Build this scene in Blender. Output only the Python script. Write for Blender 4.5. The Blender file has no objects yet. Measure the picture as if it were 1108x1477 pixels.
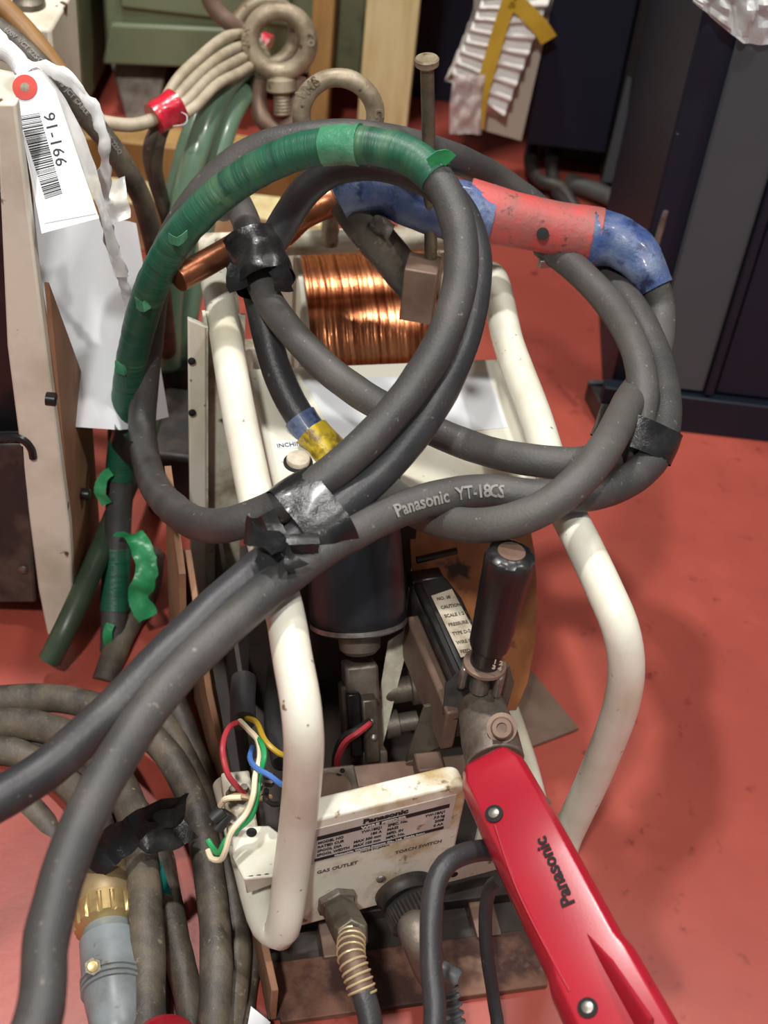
import bpy, bmesh, math, random
from mathutils import Vector as Vec, Matrix, noise
random.seed(7)
S = bpy.context.scene
COL = S.collection
# ------------------------------------------------------------------ camera
F = 2048.0; H = 1.12
_n = Vec((-254/F, -2162/F, -1)).normalized()
_up = -_n
_fw = Vec((0, 0, -1)); _y = (_fw - _up*_fw.dot(_up)).normalized(); _x = _y.cross(_up)
R = Matrix((_x, _y, _up))                       # camera -> world
cam_d = bpy.data.cameras.new('camera'); cam = bpy.data.objects.new('camera', cam_d); COL.objects.link(cam)
cam.matrix_world = Matrix.Translation((0, 0, H)) @ R.to_4x4()
cam_d.sensor_fit = 'AUTO'; cam_d.sensor_width = 36.0; cam_d.lens = 36.0*F/1477.0
cam_d.clip_start = .02; cam_d.clip_end = 60
cam_d.dof.use_dof = True; cam_d.dof.focus_distance = 1.16; cam_d.dof.aperture_fstop = 6.5
S.camera = cam
# ------------------------------------------------------------------ light, exposure
S.view_settings.view_transform = 'Standard'; S.view_settings.look = 'None'
S.view_settings.gamma = 1; S.view_settings.use_curve_mapping = False
S.view_settings.exposure = .06
wd = bpy.data.worlds.new('workshop_air'); S.world = wd; wd.use_nodes = True
bg = wd.node_tree.nodes['Background']; bg.inputs[0].default_value = (.88, .96, 1, 1); bg.inputs[1].default_value = .22
def area(name, loc, target, sx, sy, power, col=(1, .985, .955)):
    l = bpy.data.lights.new(name, 'AREA'); l.shape = 'RECTANGLE'; l.size = sx; l.size_y = sy; l.energy = power; l.color = col
    o = bpy.data.objects.new(name, l); COL.objects.link(o); o.location = loc
    o.rotation_euler = (Vec(target)-Vec(loc)).to_track_quat('-Z', 'Y').to_euler(); return o
area('ceiling_lamp', (-.65, 1.45, 3.15), (-.4, 1.1, 0), .16, .16, 62)
area('ceiling_lamp', (-.45, -1.1, 3.15), (-.1, .4, 0), .18, .18, 74)
area('ceiling_lamp', (1.25, .55, 3.15), (.5, .8, 0), .16, .16, 40)
area('ceiling_lamp', (.6, 2.5, 3.15), (.3, 1.6, 0), .3, .3, 24)

# ------------------------------------------------------------------ positions: photo ray met with a real depth / height / feeder plane
def ray(px, py): return R @ Vec(((px-554)/F, -(py-738.5)/F, -1))
CAM = Vec((0, 0, H))
def D(px, py, d): return CAM + ray(px, py)*d
def Z(px, py, z=0.0):
    r = ray(px, py); return CAM + r*((z-H)/r.z)
def Y(px, py, y):
    r = ray(px, py); return CAM + r*(y/r.y)
A0 = math.radians(15.5)
FU = Vec((-math.sin(A0), math.cos(A0), 0)); FV = Vec((math.cos(A0), math.sin(A0), 0)); FO = Vec((-.05, .59, 0)); UP = Vec((0, 0, 1))
def L(u, v, z): return FO + FU*u + FV*v + UP*z
def PL(px, py, p0, n):
    r = ray(px, py); return CAM + r*((p0-CAM).dot(n)/r.dot(n))
def PU(px, py, u): return PL(px, py, L(u, 0, 0), FU)
def PV(px, py, v): return PL(px, py, L(0, v, 0), FV)
def DW(D_mm, w): return D_mm*F/w                # depth at which a known diameter shows w pixels

# ------------------------------------------------------------------ mesh builder
def spline(pts, step=.006, closed=False):
    P = [Vec(p) for p in pts]; n = len(P)
    if n < 3 and not closed:
        k = max(2, int((P[1]-P[0]).length/step)); return [P[0].lerp(P[1], i/k) for i in range(k+1)]
    out = []
    for i in range(n if closed else n-1):
        if closed: p0, p1, p2, p3 = P[i-1], P[i], P[(i+1) % n], P[(i+2) % n]
        else:
            p1, p2 = P[i], P[i+1]; p0 = P[i-1] if i else p1*2-p2; p3 = P[i+2] if i+2 < n else p2*2-p1
        # centripetal knots keep wide and tight spans smooth
        t0 = 0; t1 = t0+max((p1-p0).length, 1e-5)**.5; t2 = t1+max((p2-p1).length, 1e-5)**.5; t3 = t2+max((p3-p2).length, 1e-5)**.5
        k = max(2, int((p2-p1).length/step))
        for j in range(k):
            t = t1+(t2-t1)*j/k
            a1 = p0*((t1-t)/(t1-t0))+p1*((t-t0)/(t1-t0)); a2 = p1*((t2-t)/(t2-t1))+p2*((t-t1)/(t2-t1)); a3 = p2*((t3-t)/(t3-t2))+p3*((t-t2)/(t3-t2))
            b1 = a1*((t2-t)/(t2-t0))+a2*((t-t0)/(t2-t0)); b2 = a2*((t3-t)/(t3-t1))+a3*((t-t1)/(t3-t1))
            out.append(b1*((t2-t)/(t2-t1))+b2*((t-t1)/(t2-t1)))
    if not closed: out.append(P[-1])
    return out
def frames(path, up0=None):
    n = len(path); T = []
    for i in range(n):
        T.append((path[min(i+1, n-1)]-path[max(i-1, 0)]).normalized())
    u = Vec(up0) if up0 is not None else UP
    a = (u - T[0]*u.dot(T[0]))
    if a.length < 1e-3: a = Vec((1, 0, 0)) - T[0]*T[0].x
    a.normalize(); fr = []
    for i in range(n):
        a = (a - T[i]*a.dot(T[i])).normalized(); fr.append((T[i], a, T[i].cross(a)))
    return fr
class MB:
    def __init__(s): s.v = []; s.f = []; s.uv = []
    def quad_uv(s, f, uv): s.f.append(f); s.uv.append(uv)
    def face(s, f): s.f.append(f); s.uv.append([(0, 0)]*len(f))
    def tube(s, path, r, n=12, cap=True, ell=None, closed=False, up0=None, wob=0, wsc=60, rfun=None):
        fr = frames(path, up0); base = len(s.v); m = len(path); ln = 0; lens = []
        for i, p in enumerate(path):
            if i: ln += (p-path[i-1]).length
            lens.append(ln); t, a, b = fr[i]
            ri = r[i] if isinstance(r, (list, tuple)) else r
            for k in range(n):
                th = 2*math.pi*k/n; ca, sa = math.cos(th), math.sin(th); rr = ri
                if rfun: rr = rfun(lens[-1], th, ri)
                ea, eb = ell if ell else (1, 1)
                q = p + a*(ca*rr*ea) + b*(sa*rr*eb)
                if wob: q += (a*ca+b*sa)*(wob*noise.noise(q*wsc))
                s.v.append(q)
        for i in range(m if closed else m-1):
            j = (i+1) % m
            for k in range(n):
                k2 = (k+1) % n
                l1 = lens[i]; l2 = lens[j] if j else ln
                s.quad_uv([base+i*n+k, base+i*n+k2, base+j*n+k2, base+j*n+k], [(l1, k/n), (l1, (k+1)/n), (l2, (k+1)/n), (l2, k/n)])
        if cap and not closed:
            s.face([base+k for k in range(n)][::-1]); s.face([base+(m-1)*n+k for k in range(n)])
        return s
    def box(s, c, ax, ay, az):
        c, ax, ay, az = Vec(c), Vec(ax), Vec(ay), Vec(az); b = len(s.v)
        for i in (-1, 1):
            for j in (-1, 1):
                for k in (-1, 1): s.v.append(c+ax*i+ay*j+az*k)
        for f in ((0, 1, 3, 2), (4, 6, 7, 5), (0, 4, 5, 1), (2, 3, 7, 6), (0, 2, 6, 4), (1, 5, 7, 3)): s.face([b+i for i in f])
        return s
    def aabox(s, x0, x1, y0, y1, z0, z1):
        return s.box(((x0+x1)/2, (y0+y1)/2, (z0+z1)/2), ((x1-x0)/2, 0, 0), (0, (y1-y0)/2, 0), (0, 0, (z1-z0)/2))
    def prism(s, poly, off):
        poly = [Vec(p) for p in poly]; off = Vec(off); b = len(s.v); n = len(poly)
        s.v += poly + [p+off for p in poly]
        s.face(list(range(b, b+n))); s.face(list(range(b+n, b+2*n))[::-1])
        for i in range(n):
            j = (i+1) % n; s.face([b+j, b+i, b+n+i, b+n+j])
        return s
    def lathe(s, p0, ax, prof, n=24, up0=None, flute=None, cap=True):
        p0 = Vec(p0); ax = Vec(ax).normalized(); u = up0 or UP
        a = u-ax*u.dot(ax)
        if a.length < 1e-3: a = Vec((1, 0, 0))-ax*ax.x
        a.normalize(); b2 = ax.cross(a); b = len(s.v)
        for (t, r) in prof:
            for k in range(n):
                th = 2*math.pi*k/n; rr = flute(t, th, r) if flute else r
                s.v.append(p0+ax*t+a*(math.cos(th)*rr)+b2*(math.sin(th)*rr))
        for i in range(len(prof)-1):
            for k in range(n):
                k2 = (k+1) % n
                s.quad_uv([b+i*n+k, b+i*n+k2, b+(i+1)*n+k2, b+(i+1)*n+k], [(prof[i][0], k/n), (prof[i][0], (k+1)/n), (prof[i+1][0], (k+1)/n), (prof[i+1][0], k/n)])
        if cap:
            s.face([b+k for k in range(n)][::-1]); s.face([b+(len(prof)-1)*n+k for k in range(n)])
        return s
    def sheet(s, fn, nu, nv, th):
        """thin solid sheet: fn(i/nu, j/nv) -> point; thickness th along -normal"""
        g = [[Vec(fn(i/nu, j/nv)) for j in range(nv+1)] for i in range(nu+1)]
        def nrm(i, j):
            d1 = g[min(i+1, nu)][j]-g[max(i-1, 0)][j]; d2 = g[i][min(j+1, nv)]-g[i][max(j-1, 0)]
            return d1.cross(d2).normalized()
        b = len(s.v); m = nv+1
        for i in range(nu+1):
            for j in range(nv+1): s.v.append(g[i][j])
        c = len(s.v)
        for i in range(nu+1):
            for j in range(nv+1): s.v.append(g[i][j]-nrm(i, j)*th)
        for i in range(nu):
            for j in range(nv):
                q = [i*m+j, (i+1)*m+j, (i+1)*m+j+1, i*m+j+1]; uv = [(i/nu, j/nv), ((i+1)/nu, j/nv), ((i+1)/nu, (j+1)/nv), (i/nu, (j+1)/nv)]
                s.quad_uv([b+k for k in q], uv); s.quad_uv([c+k for k in q][::-1], uv[::-1])
        edge = [(i, 0) for i in range(nu)]+[(nu, j) for j in range(nv)]+[(i, nv) for i in range(nu, 0, -1)]+[(0, j) for j in range(nv, 0, -1)]
        for k in range(len(edge)):
            p = edge[k]; q = edge[(k+1) % len(edge)]; i0 = p[0]*m+p[1]; i1 = q[0]*m+q[1]
            s.face([b+i1, b+i0, c+i0, c+i1])
        return s
    def build(s, name, mat, parent=None, bevel=0, seg=2, angle=40, base=None):
        me = bpy.data.meshes.new(name)
        o0 = Vec(parent['_base']) if parent is not None else Vec(base if base is not None else (0, 0, 0))
        me.from_pydata([tuple(p-o0) for p in s.v], [], s.f)
        lay = me.uv_layers.new(name='UVMap'); k = 0
        for uvs in s.uv:
            for q in uvs: lay.data[k].uv = q; k += 1
        bm = bmesh.new(); bm.from_mesh(me); bmesh.ops.recalc_face_normals(bm, faces=bm.faces); bm.to_mesh(me); bm.free()
        me.shade_smooth(); me.set_sharp_from_angle(angle=math.radians(angle))
        me.materials.append(mat)
        o = bpy.data.objects.new(name, me); COL.objects.link(o)
        if parent is not None: o.parent = parent; o['_base'] = parent['_base']
        else: o.location = o0; o['_base'] = tuple(o0)
        if bevel:
            md = o.modifiers.new('edge', 'BEVEL'); md.width = bevel; md.segments = seg; md.limit_method = 'ANGLE'; md.angle_limit = math.radians(35)
        return o
def thing(name, label, cat, base, group=None):
    o = bpy.data.objects.new(name, None); COL.objects.link(o); o.location = Vec(base); o['_base'] = tuple(base); o.empty_display_size = .02
    o['label'] = label; o['category'] = cat
    if group: o['group'] = group
    return o
def tag(o, label, cat, group=None):
    o['label'] = label; o['category'] = cat
    if group: o['group'] = group
    return o
def struct(o): o['kind'] = 'structure'; return o
def lab(o, t): o['label'] = t; return o
def text_mesh(txt, size, bold=0, depth=.0002, align='LEFT', spacing=1.0):
    c = bpy.data.curves.new('lettering', 'FONT'); c.body = txt; c.size = size; c.offset = bold; c.extrude = depth; c.resolution_u = 2
    c.align_x = align; c.space_character = spacing
    o = bpy.data.objects.new('lettering', c); COL.objects.link(o)
    dg = bpy.context.evaluated_depsgraph_get(); me = bpy.data.meshes.new_from_object(o.evaluated_get(dg))
    bpy.data.objects.remove(o); bpy.data.curves.remove(c); return me
def text(txt, size, mat, parent, org, xd, yd, bold=0, depth=.0002, align='LEFT', sx=1, spacing=1.0, name='lettering'):
    me = text_mesh(txt, size, bold, depth, align, spacing)
    xd = Vec(xd).normalized(); yd = Vec(yd); yd = (yd-xd*yd.dot(xd)).normalized(); zd = xd.cross(yd); o0 = Vec(parent['_base'])
    for v in me.vertices: v.co = Vec(org)+xd*(v.co.x*sx)+yd*v.co.y+zd*(v.co.z+depth) - o0
    me.materials.clear(); me.materials.append(mat); me.name = name
    o = bpy.data.objects.new(name, me); COL.objects.link(o); o.parent = parent; o['_base'] = parent['_base']; return o
def text_on_tube(txt, size, mat, parent, path, s0, r, topdir, bold=0, flip=False, name='lettering'):
    """raised lettering that follows a cable"""
    me = text_mesh(txt, size, bold, .0002); ln = [0]
    for i in range(1, len(path)): ln.append(ln[-1]+(path[i]-path[i-1]).length)
    o0 = Vec(parent['_base'])
    for v in me.vertices:
        s = s0+v.co.x*(-1 if flip else 1); i = 0
        while i < len(ln)-2 and ln[i+1] < s: i += 1
        f = (s-ln[i])/max(ln[i+1]-ln[i], 1e-6); p = path[i].lerp(path[i+1], f); t = (path[i+1]-path[i]).normalized()
        td = Vec(topdir); a = (td-t*td.dot(t)).normalized(); b = a.cross(t)*(-1 if flip else 1)
        th = (v.co.y-size*.35)/r; rr = r+.0010+v.co.z
        v.co = p+a*(math.cos(th)*rr)+b*(math.sin(th)*rr) - o0
    me.materials.clear(); me.materials.append(mat); me.name = name
    o = bpy.data.objects.new(name, me); COL.objects.link(o); o.parent = parent; o['_base'] = parent['_base']; return o

# ------------------------------------------------------------------ materials
def srgb(r, g, b):
    f = lambda c: (c/255/12.92 if c/255 <= .04045 else ((c/255+.055)/1.055)**2.4)
    return (f(r), f(g), f(b), 1)
def pm(name, c1, c2=None, scale=30, lo=.45, hi=.65, rough=.5, metal=0, bump=0, bscale=200, c3=None, s3=300, lo3=.62, hi3=.66, coat=0, alpha=1, trans=0, r2=None, stretch=None, uvmap=False, wave=None, detail=6, spec=None):
    m = bpy.data.materials.new(name); m.use_nodes = True; N = m.node_tree.nodes; K = m.node_tree.links
    b = N['Principled BSDF']; b.inputs['Roughness'].default_value = rough; b.inputs['Metallic'].default_value = metal
    if coat: b.inputs['Coat Weight'].default_value = coat; b.inputs['Coat Roughness'].default_value = .12
    if spec is not None: b.inputs['Specular IOR Level'].default_value = spec
    b.inputs['Alpha'].default_value = alpha; b.inputs['Transmission Weight'].default_value = trans
    tc = N.new('ShaderNodeTexCoord'); mp = N.new('ShaderNodeMapping'); K.new(tc.outputs['UV' if uvmap else 'Object'], mp.inputs[0])
    if stretch: mp.inputs['Scale'].default_value = stretch
    def ns(sc, dt=detail):
        n = N.new('ShaderNodeTexNoise'); n.inputs['Scale'].default_value = sc; n.inputs['Detail'].default_value = dt; n.inputs['Roughness'].default_value = .6; K.new(mp.outputs[0], n.inputs['Vector']); return n
    def ramp(src, lo, hi):
        r = N.new('ShaderNodeMapRange'); r.inputs['From Min'].default_value = lo; r.inputs['From Max'].default_value = hi; K.new(src, r.inputs['Value']); return r.outputs[0]
    b.inputs['Base Color'].default_value = c1; cur = None
    if c2:
        fac = ramp(ns(scale).outputs['Fac'], lo, hi)
        mx = N.new('ShaderNodeMix'); mx.data_type = 'RGBA'; mx.inputs['A'].default_value = c1; mx.inputs['B'].default_value = c2; K.new(fac, mx.inputs['Factor']); cur = mx.outputs['Result']
        if r2 is not None:
            q = N.new('ShaderNodeMapRange'); q.inputs['To Min'].default_value = rough; q.inputs['To Max'].default_value = r2; K.new(fac, q.inputs['Value']); K.new(q.outputs[0], b.inputs['Roughness'])
    if c3:
        fac = ramp(ns(s3, 3).outputs['Fac'], lo3, hi3)
        mx = N.new('ShaderNodeMix'); mx.data_type = 'RGBA'; mx.inputs['A'].default_value = c1; mx.inputs['B'].default_value = c3; K.new(fac, mx.inputs['Factor'])
        if cur: K.new(cur, mx.inputs['A'])
        cur = mx.outputs['Result']
    if cur: K.new(cur, b.inputs['Base Color'])
    if bump:
        bp = N.new('ShaderNodeBump'); bp.inputs['Strength'].default_value = min(1, bump); bp.inputs['Distance'].default_value = .002
        if wave:
            w = N.new('ShaderNodeTexWave'); w.wave_type = 'BANDS'; w.bands_direction = wave[0]; w.inputs['Scale'].default_value = wave[1]; w.inputs['Distortion'].default_value = wave[2]; w.inputs['Detail'].default_value = 2
            K.new(mp.outputs[0], w.inputs['Vector']); K.new(w.outputs['Fac'], bp.inputs['Height'])
        else: K.new(ns(bscale).outputs['Fac'], bp.inputs['Height'])
        K.new(bp.outputs[0], b.inputs['Normal'])
    return m
M = {}
M['floor'] = pm('red_floor_paint', srgb(160, 74, 61), srgb(146, 65, 54), 3.5, .42, .6, .40, c3=srgb(112, 46, 38), s3=38, lo3=.63, hi3=.75, bump=.12, bscale=60)
M['rubber'] = pm('dark_rubber', srgb(58, 57, 56), srgb(80, 77, 73), 14, .45, .72, .5, bump=.25, bscale=420, c3=srgb(118, 112, 102), s3=170, lo3=.66, hi3=.74)
M['rubber_black'] = pm('black_rubber', srgb(46, 46, 48), srgb(66, 64, 62), 14, .5, .75, .42, bump=.2, bscale=420, c3=srgb(110, 104, 95), s3=150, lo3=.69, hi3=.76)
M['rubber_grey'] = pm('grey_rubber', srgb(82, 80, 76), srgb(66, 64, 62), 12, .4, .65, .55, bump=.25, bscale=400, c3=srgb(130, 124, 112), s3=150, lo3=.66, hi3=.75)
M['rubber_dust'] = pm('dusty_rubber', srgb(62, 57, 52), srgb(106, 95, 80), 26, .4, .7, .5, bump=.3, bscale=300, c3=srgb(136, 122, 102), s3=120, lo3=.64, hi3=.74)
M['green_tape'] = pm('green_tape', srgb(26, 84, 62), srgb(84, 112, 80), 22, .5, .75, .42, bump=.6, uvmap=True, stretch=(1, .004, 1), bscale=220, c3=srgb(24, 66, 50), s3=90, lo3=.52, hi3=.68)
M['green_film'] = pm('green_film', srgb(40, 140, 84), srgb(84, 168, 118), 20, .45, .7, .3, alpha=.9, bump=.5, bscale=80)
M['green_pale'] = pm('pale_green_film', srgb(58, 122, 90), srgb(96, 146, 112), 40, .45, .7, .35, bump=.8, bscale=90)
M['black_tape'] = pm('black_tape', srgb(26, 26, 27), srgb(44, 43, 42), 40, .5, .7, .3, bump=.5, bscale=90, coat=.08, spec=.35)
M['blue_tape'] = pm('blue_tape', srgb(56, 76, 122), srgb(104, 116, 142), 34, .4, .66, .4, bump=1, bscale=70, c3=srgb(36, 46, 76), s3=60, lo3=.56, hi3=.68, coat=.15)
M['yellow_tape'] = pm('yellow_tape', srgb(206, 178, 40), srgb(120, 100, 40), 60, .48, .62, .35, bump=.6, bscale=100)
M['red_tape'] = pm('red_tape', srgb(200, 32, 54), srgb(160, 24, 44), 50, .45, .6, .2, bump=.6, bscale=90, coat=.4)
M['handle_red'] = pm('worn_red_handle', srgb(186, 72, 70), srgb(150, 84, 78), 30, .42, .62, .5, bump=.4, bscale=160, c3=srgb(110, 60, 58), s3=120, lo3=.6, hi3=.68)
M['cream'] = pm('cream_paint', srgb(222, 219, 203), srgb(204, 197, 172), 12, .45, .72, .34, bump=.06, bscale=120, c3=srgb(120, 104, 78), s3=90, lo3=.68, hi3=.74)
M['cream_dirty'] = pm('grimy_cream_paint', srgb(210, 205, 186), srgb(128, 112, 84), 16, .45, .66, .45, bump=.1, bscale=150, c3=srgb(70, 60, 46), s3=50, lo3=.64, hi3=.74)
M['cream_worn'] = pm('worn_cream_paint', srgb(218, 210, 192), srgb(182, 172, 150), 8, .45, .7, .45, bump=.1, bscale=100, c3=srgb(86, 66, 46), s3=36, lo3=.66, hi3=.7)
M['cream_stained'] = pm('stained_cream_paint', srgb(222, 218, 201), srgb(176, 152, 108), 22, .47, .66, .4, bump=.08, bscale=140, c3=srgb(120, 98, 66), s3=70, lo3=.64, hi3=.72)
M['white_label'] = pm('white_label', srgb(216, 219, 221), srgb(206, 209, 212), 10, .4, .7, .35, c3=srgb(70, 66, 62), s3=260, lo3=.74, hi3=.76)
M['motor_black'] = pm('motor_enamel', srgb(26, 27, 31), srgb(34, 35, 40), 8, .4, .7, .33, bump=.05, bscale=80)
M['black_plastic'] = pm('black_plastic', srgb(24, 24, 26), srgb(40, 38, 37), 30, .5, .7, .3)
M['black_dusty'] = pm('dusty_black_plastic', srgb(36, 35, 35), srgb(78, 68, 58), 22, .46, .68, .5, bump=.1, bscale=200)
M['alu'] = pm('dusty_cast_metal', srgb(124, 114, 104), srgb(94, 82, 70), 40, .42, .66, .5, .55, bump=.25, bscale=200)
M['steel'] = pm('dull_steel', srgb(150, 146, 140), srgb(110, 100, 90), 50, .45, .65, .38, .85, bump=.1, bscale=300)
M['steel_dark'] = pm('aged_steel', srgb(112, 104, 92), srgb(82, 72, 60), 40, .45, .65, .45, .7, bump=.2, bscale=220)
M['nail'] = pm('aged_bolt_steel', srgb(120, 116, 98), srgb(92, 82, 66), 30, .45, .65, .42, .6, bump=.15, bscale=160)
M['bolt'] = pm('galvanized_steel', srgb(158, 146, 124), srgb(116, 100, 78), 34, .42, .65, .5, .35, bump=.2, bscale=240, c3=srgb(90, 72, 52), s3=90, lo3=.63, hi3=.7)
M['rust'] = pm('rusty_steel', srgb(116, 80, 64), srgb(64, 38, 30), 13, .46, .56, .7, .2, bump=.3, bscale=180, c3=srgb(140, 110, 92), s3=22, lo3=.58, hi3=.7)
M['rust_plate'] = pm('weathered_steel_plate', srgb(128, 106, 92), srgb(104, 80, 66), 14, .42, .64, .55, .35, bump=.12, bscale=150)
M['brown_sheet'] = pm('rust_brown_sheet', srgb(168, 108, 62), srgb(126, 76, 42), 14, .42, .62, .45, .25, bump=.15, bscale=100, c3=srgb(62, 38, 26), s3=34, lo3=.6, hi3=.7)
M['brown_board_shaded_cream'] = pm('brown_board_shaded_cream', srgb(146, 106, 78), srgb(116, 80, 56), 12, .42, .65, .7)  # brown of the boards, also used for the shaded cream machine side
M['gun_red'] = pm('glossy_red_plastic', srgb(164, 24, 42), srgb(150, 26, 42), 10, .4, .7, .32, bump=.03, bscale=500, coat=.25, c3=srgb(110, 30, 36), s3=90, lo3=.7, hi3=.78)
M['brass'] = pm('dusty_brass', srgb(150, 130, 96), srgb(116, 98, 70), 30, .42, .65, .5, .4, bump=.1, bscale=200)
M['brass_bright'] = pm('bright_brass', srgb(184, 160, 110), srgb(140, 118, 80), 40, .5, .7, .36, .65)
M['plug_grey'] = pm('grey_plug_plastic', srgb(122, 130, 132), srgb(98, 102, 102), 18, .45, .65, .4, c3=srgb(96, 84, 70), s3=60, lo3=.63, hi3=.72)
M['spring'] = pm('spring_steel', srgb(196, 180, 140), None, rough=.4, metal=.4)
M['copper_tube'] = pm('copper_tube', srgb(156, 98, 68), srgb(112, 74, 54), 40, .45, .65, .32, .85, bump=.15, bscale=120)
M['paper'] = pm('white_paper', srgb(218, 219, 221), srgb(208, 209, 212), 6, .4, .7, .7)
M['film'] = pm('clear_film', srgb(232, 232, 230), None, rough=.25, alpha=.5, bump=.5, bscale=60)
M['twine'] = pm('white_twine', srgb(226, 226, 224), srgb(200, 200, 200), 60, .4, .7, .5, bump=.5, uvmap=True, stretch=(.05, 14, 1), bscale=5)
M['ink'] = pm('black_ink', srgb(30, 30, 32), None, rough=.6)
M['ink_brown'] = pm('faded_ink', srgb(84, 76, 66), None, rough=.6)
M['eyelet'] = pm('red_eyelet', srgb(196, 62, 46), srgb(170, 50, 40), 40, .4, .7, .6)
M['plate_silver'] = pm('silver_nameplate', srgb(202, 198, 192), srgb(182, 172, 152), 20, .42, .7, .4, .15, c3=srgb(140, 116, 86), s3=55, lo3=.66, hi3=.72)
M['label_dirty'] = pm('soiled_label', srgb(206, 196, 176), srgb(150, 136, 112), 40, .42, .66, .5)
M['green_paint'] = pm('machine_green_paint', srgb(116, 126, 98), srgb(98, 106, 82), 5, .4, .7, .45, c3=srgb(78, 80, 62), s3=14, lo3=.62, hi3=.75)
M['dark_void'] = pm('dark_paint', srgb(34, 32, 34), srgb(44, 40, 40), 6, .4, .7, .6)
M['wood'] = pm('pale_timber', srgb(224, 208, 158), srgb(204, 182, 128), 9, .42, .68, .6, stretch=(6, 6, .7), c3=srgb(150, 120, 76), s3=26, lo3=.68, hi3=.75)
M['wood_brown'] = pm('brown_timber', srgb(172, 136, 84), srgb(146, 110, 64), 9, .42, .68, .55, stretch=(6, 6, .7))
M['navy'] = pm('black_cabinet_paint', srgb(24, 29, 41), srgb(30, 35, 47), 3, .4, .7, .5, c3=srgb(96, 94, 90), s3=40, lo3=.735, hi3=.755, spec=.25)
M['grey_door'] = pm('charcoal_cabinet_paint', srgb(74, 78, 82), srgb(68, 72, 76), 3, .4, .7, .55, spec=.25)
M['foam'] = pm('white_foam_sheet', srgb(232, 228, 222), srgb(216, 210, 204), 10, .4, .7, .6, bump=.25, bscale=120)
M['bubble'] = pm('bubble_film', srgb(226, 214, 210), None, rough=.22, alpha=.55, bump=.8, bscale=120)
M['box_tape'] = pm('yellow_packing_tape', srgb(206, 170, 62), srgb(190, 152, 48), 20, .4, .7, .3)
M['board'] = pm('grey_white_board', srgb(190, 184, 168), None, rough=.6)
M['tan_cable'] = pm('tan_rubber', srgb(152, 112, 66), srgb(126, 92, 54), 20, .42, .66, .45)
M['beige_cable'] = pm('beige_cable', srgb(176, 164, 142), srgb(146, 134, 112), 30, .42, .66, .5)
M['green_hose'] = pm('translucent_green_hose', srgb(112, 140, 116), srgb(84, 116, 96), 10, .42, .66, .3, coat=.4)
M['dark_green_hose'] = pm('dark_green_hose', srgb(62, 76, 58), srgb(48, 60, 48), 20, .42, .66, .4)
M['print_grey'] = pm('grey_print', srgb(128, 126, 120), None, rough=.5)
M['hole'] = pm('dark_hole', srgb(14, 13, 13), None, rough=.8)
for nm, c in dict(red=(186, 60, 70), white=(224, 212, 180), green=(40, 146, 84), yellow=(196, 158, 48), blue=(70, 112, 178), black=(34, 32, 32), bare=(150, 120, 84)).items():
    M['wire_'+nm] = pm(nm+'_wire', srgb(*c), None, rough=.4)
M['teal'] = pm('teal_film', srgb(22, 120, 110), None, rough=.4)
M['dark_metal'] = pm('shaded_interior_metal', srgb(62, 52, 46), srgb(44, 38, 35), 14, .42, .64, .6, .2, bump=.12, bscale=150)  # darkness of the feeder interior is put into this colour
M['ceiling'] = pm('ceiling_paint', srgb(200, 196, 188), None, rough=.8)
# copper winding: fine turns around the spool axis, bands of tint along it (UV x = length along the axis)
def copper_wire():
    m = pm('wound_copper_wire', srgb(196, 118, 72), None, rough=.2, metal=1); N = m.node_tree.nodes; K = m.node_tree.links; b = N['Principled BSDF']
    tc = N.new('ShaderNodeTexCoord'); mp = N.new('ShaderNodeMapping'); mp.inputs['Scale'].default_value = (1, .02, 1); K.new(tc.outputs['UV'], mp.inputs[0])
    n = N.new('ShaderNodeTexNoise'); n.inputs['Scale'].default_value = 260; n.inputs['Detail'].default_value = 5; K.new(mp.outputs[0], n.inputs['Vector'])
    r = N.new('ShaderNodeValToRGB'); r.color_ramp.elements[0].position = .36; r.color_ramp.elements[0].color = srgb(140, 76, 50); r.color_ramp.elements[1].position = .6; r.color_ramp.elements[1].color = srgb(216, 142, 98)
    K.new(n.outputs['Fac'], r.inputs[0]); K.new(r.outputs[0], b.inputs['Base Color'])
    bp = N.new('ShaderNodeBump'); bp.inputs['Strength'].default_value = .45; bp.inputs['Distance'].default_value = .0015; K.new(n.outputs['Fac'], bp.inputs['Height']); K.new(bp.outputs[0], b.inputs['Normal'])
    return m
M['copper'] = copper_wire()
# ================================================================== SETTING
struct(MB().aabox(-3.2, 3.2, -1.2, 4.2, -.02, 0).build('floor', M['floor']))
struct(MB().aabox(-3.2, 3.2, 4.2, 4.3, -.02, 3.3).build('wall_back', M['dark_void']))
struct(MB().aabox(-3.3, -3.2, -1.2, 4.3, -.02, 3.3).build('wall_left', M['ceiling']))
struct(MB().aabox(-3.2, 3.2, -1.2, 4.2, 3.3, 3.36).build('ceiling', M['ceiling']))

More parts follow.
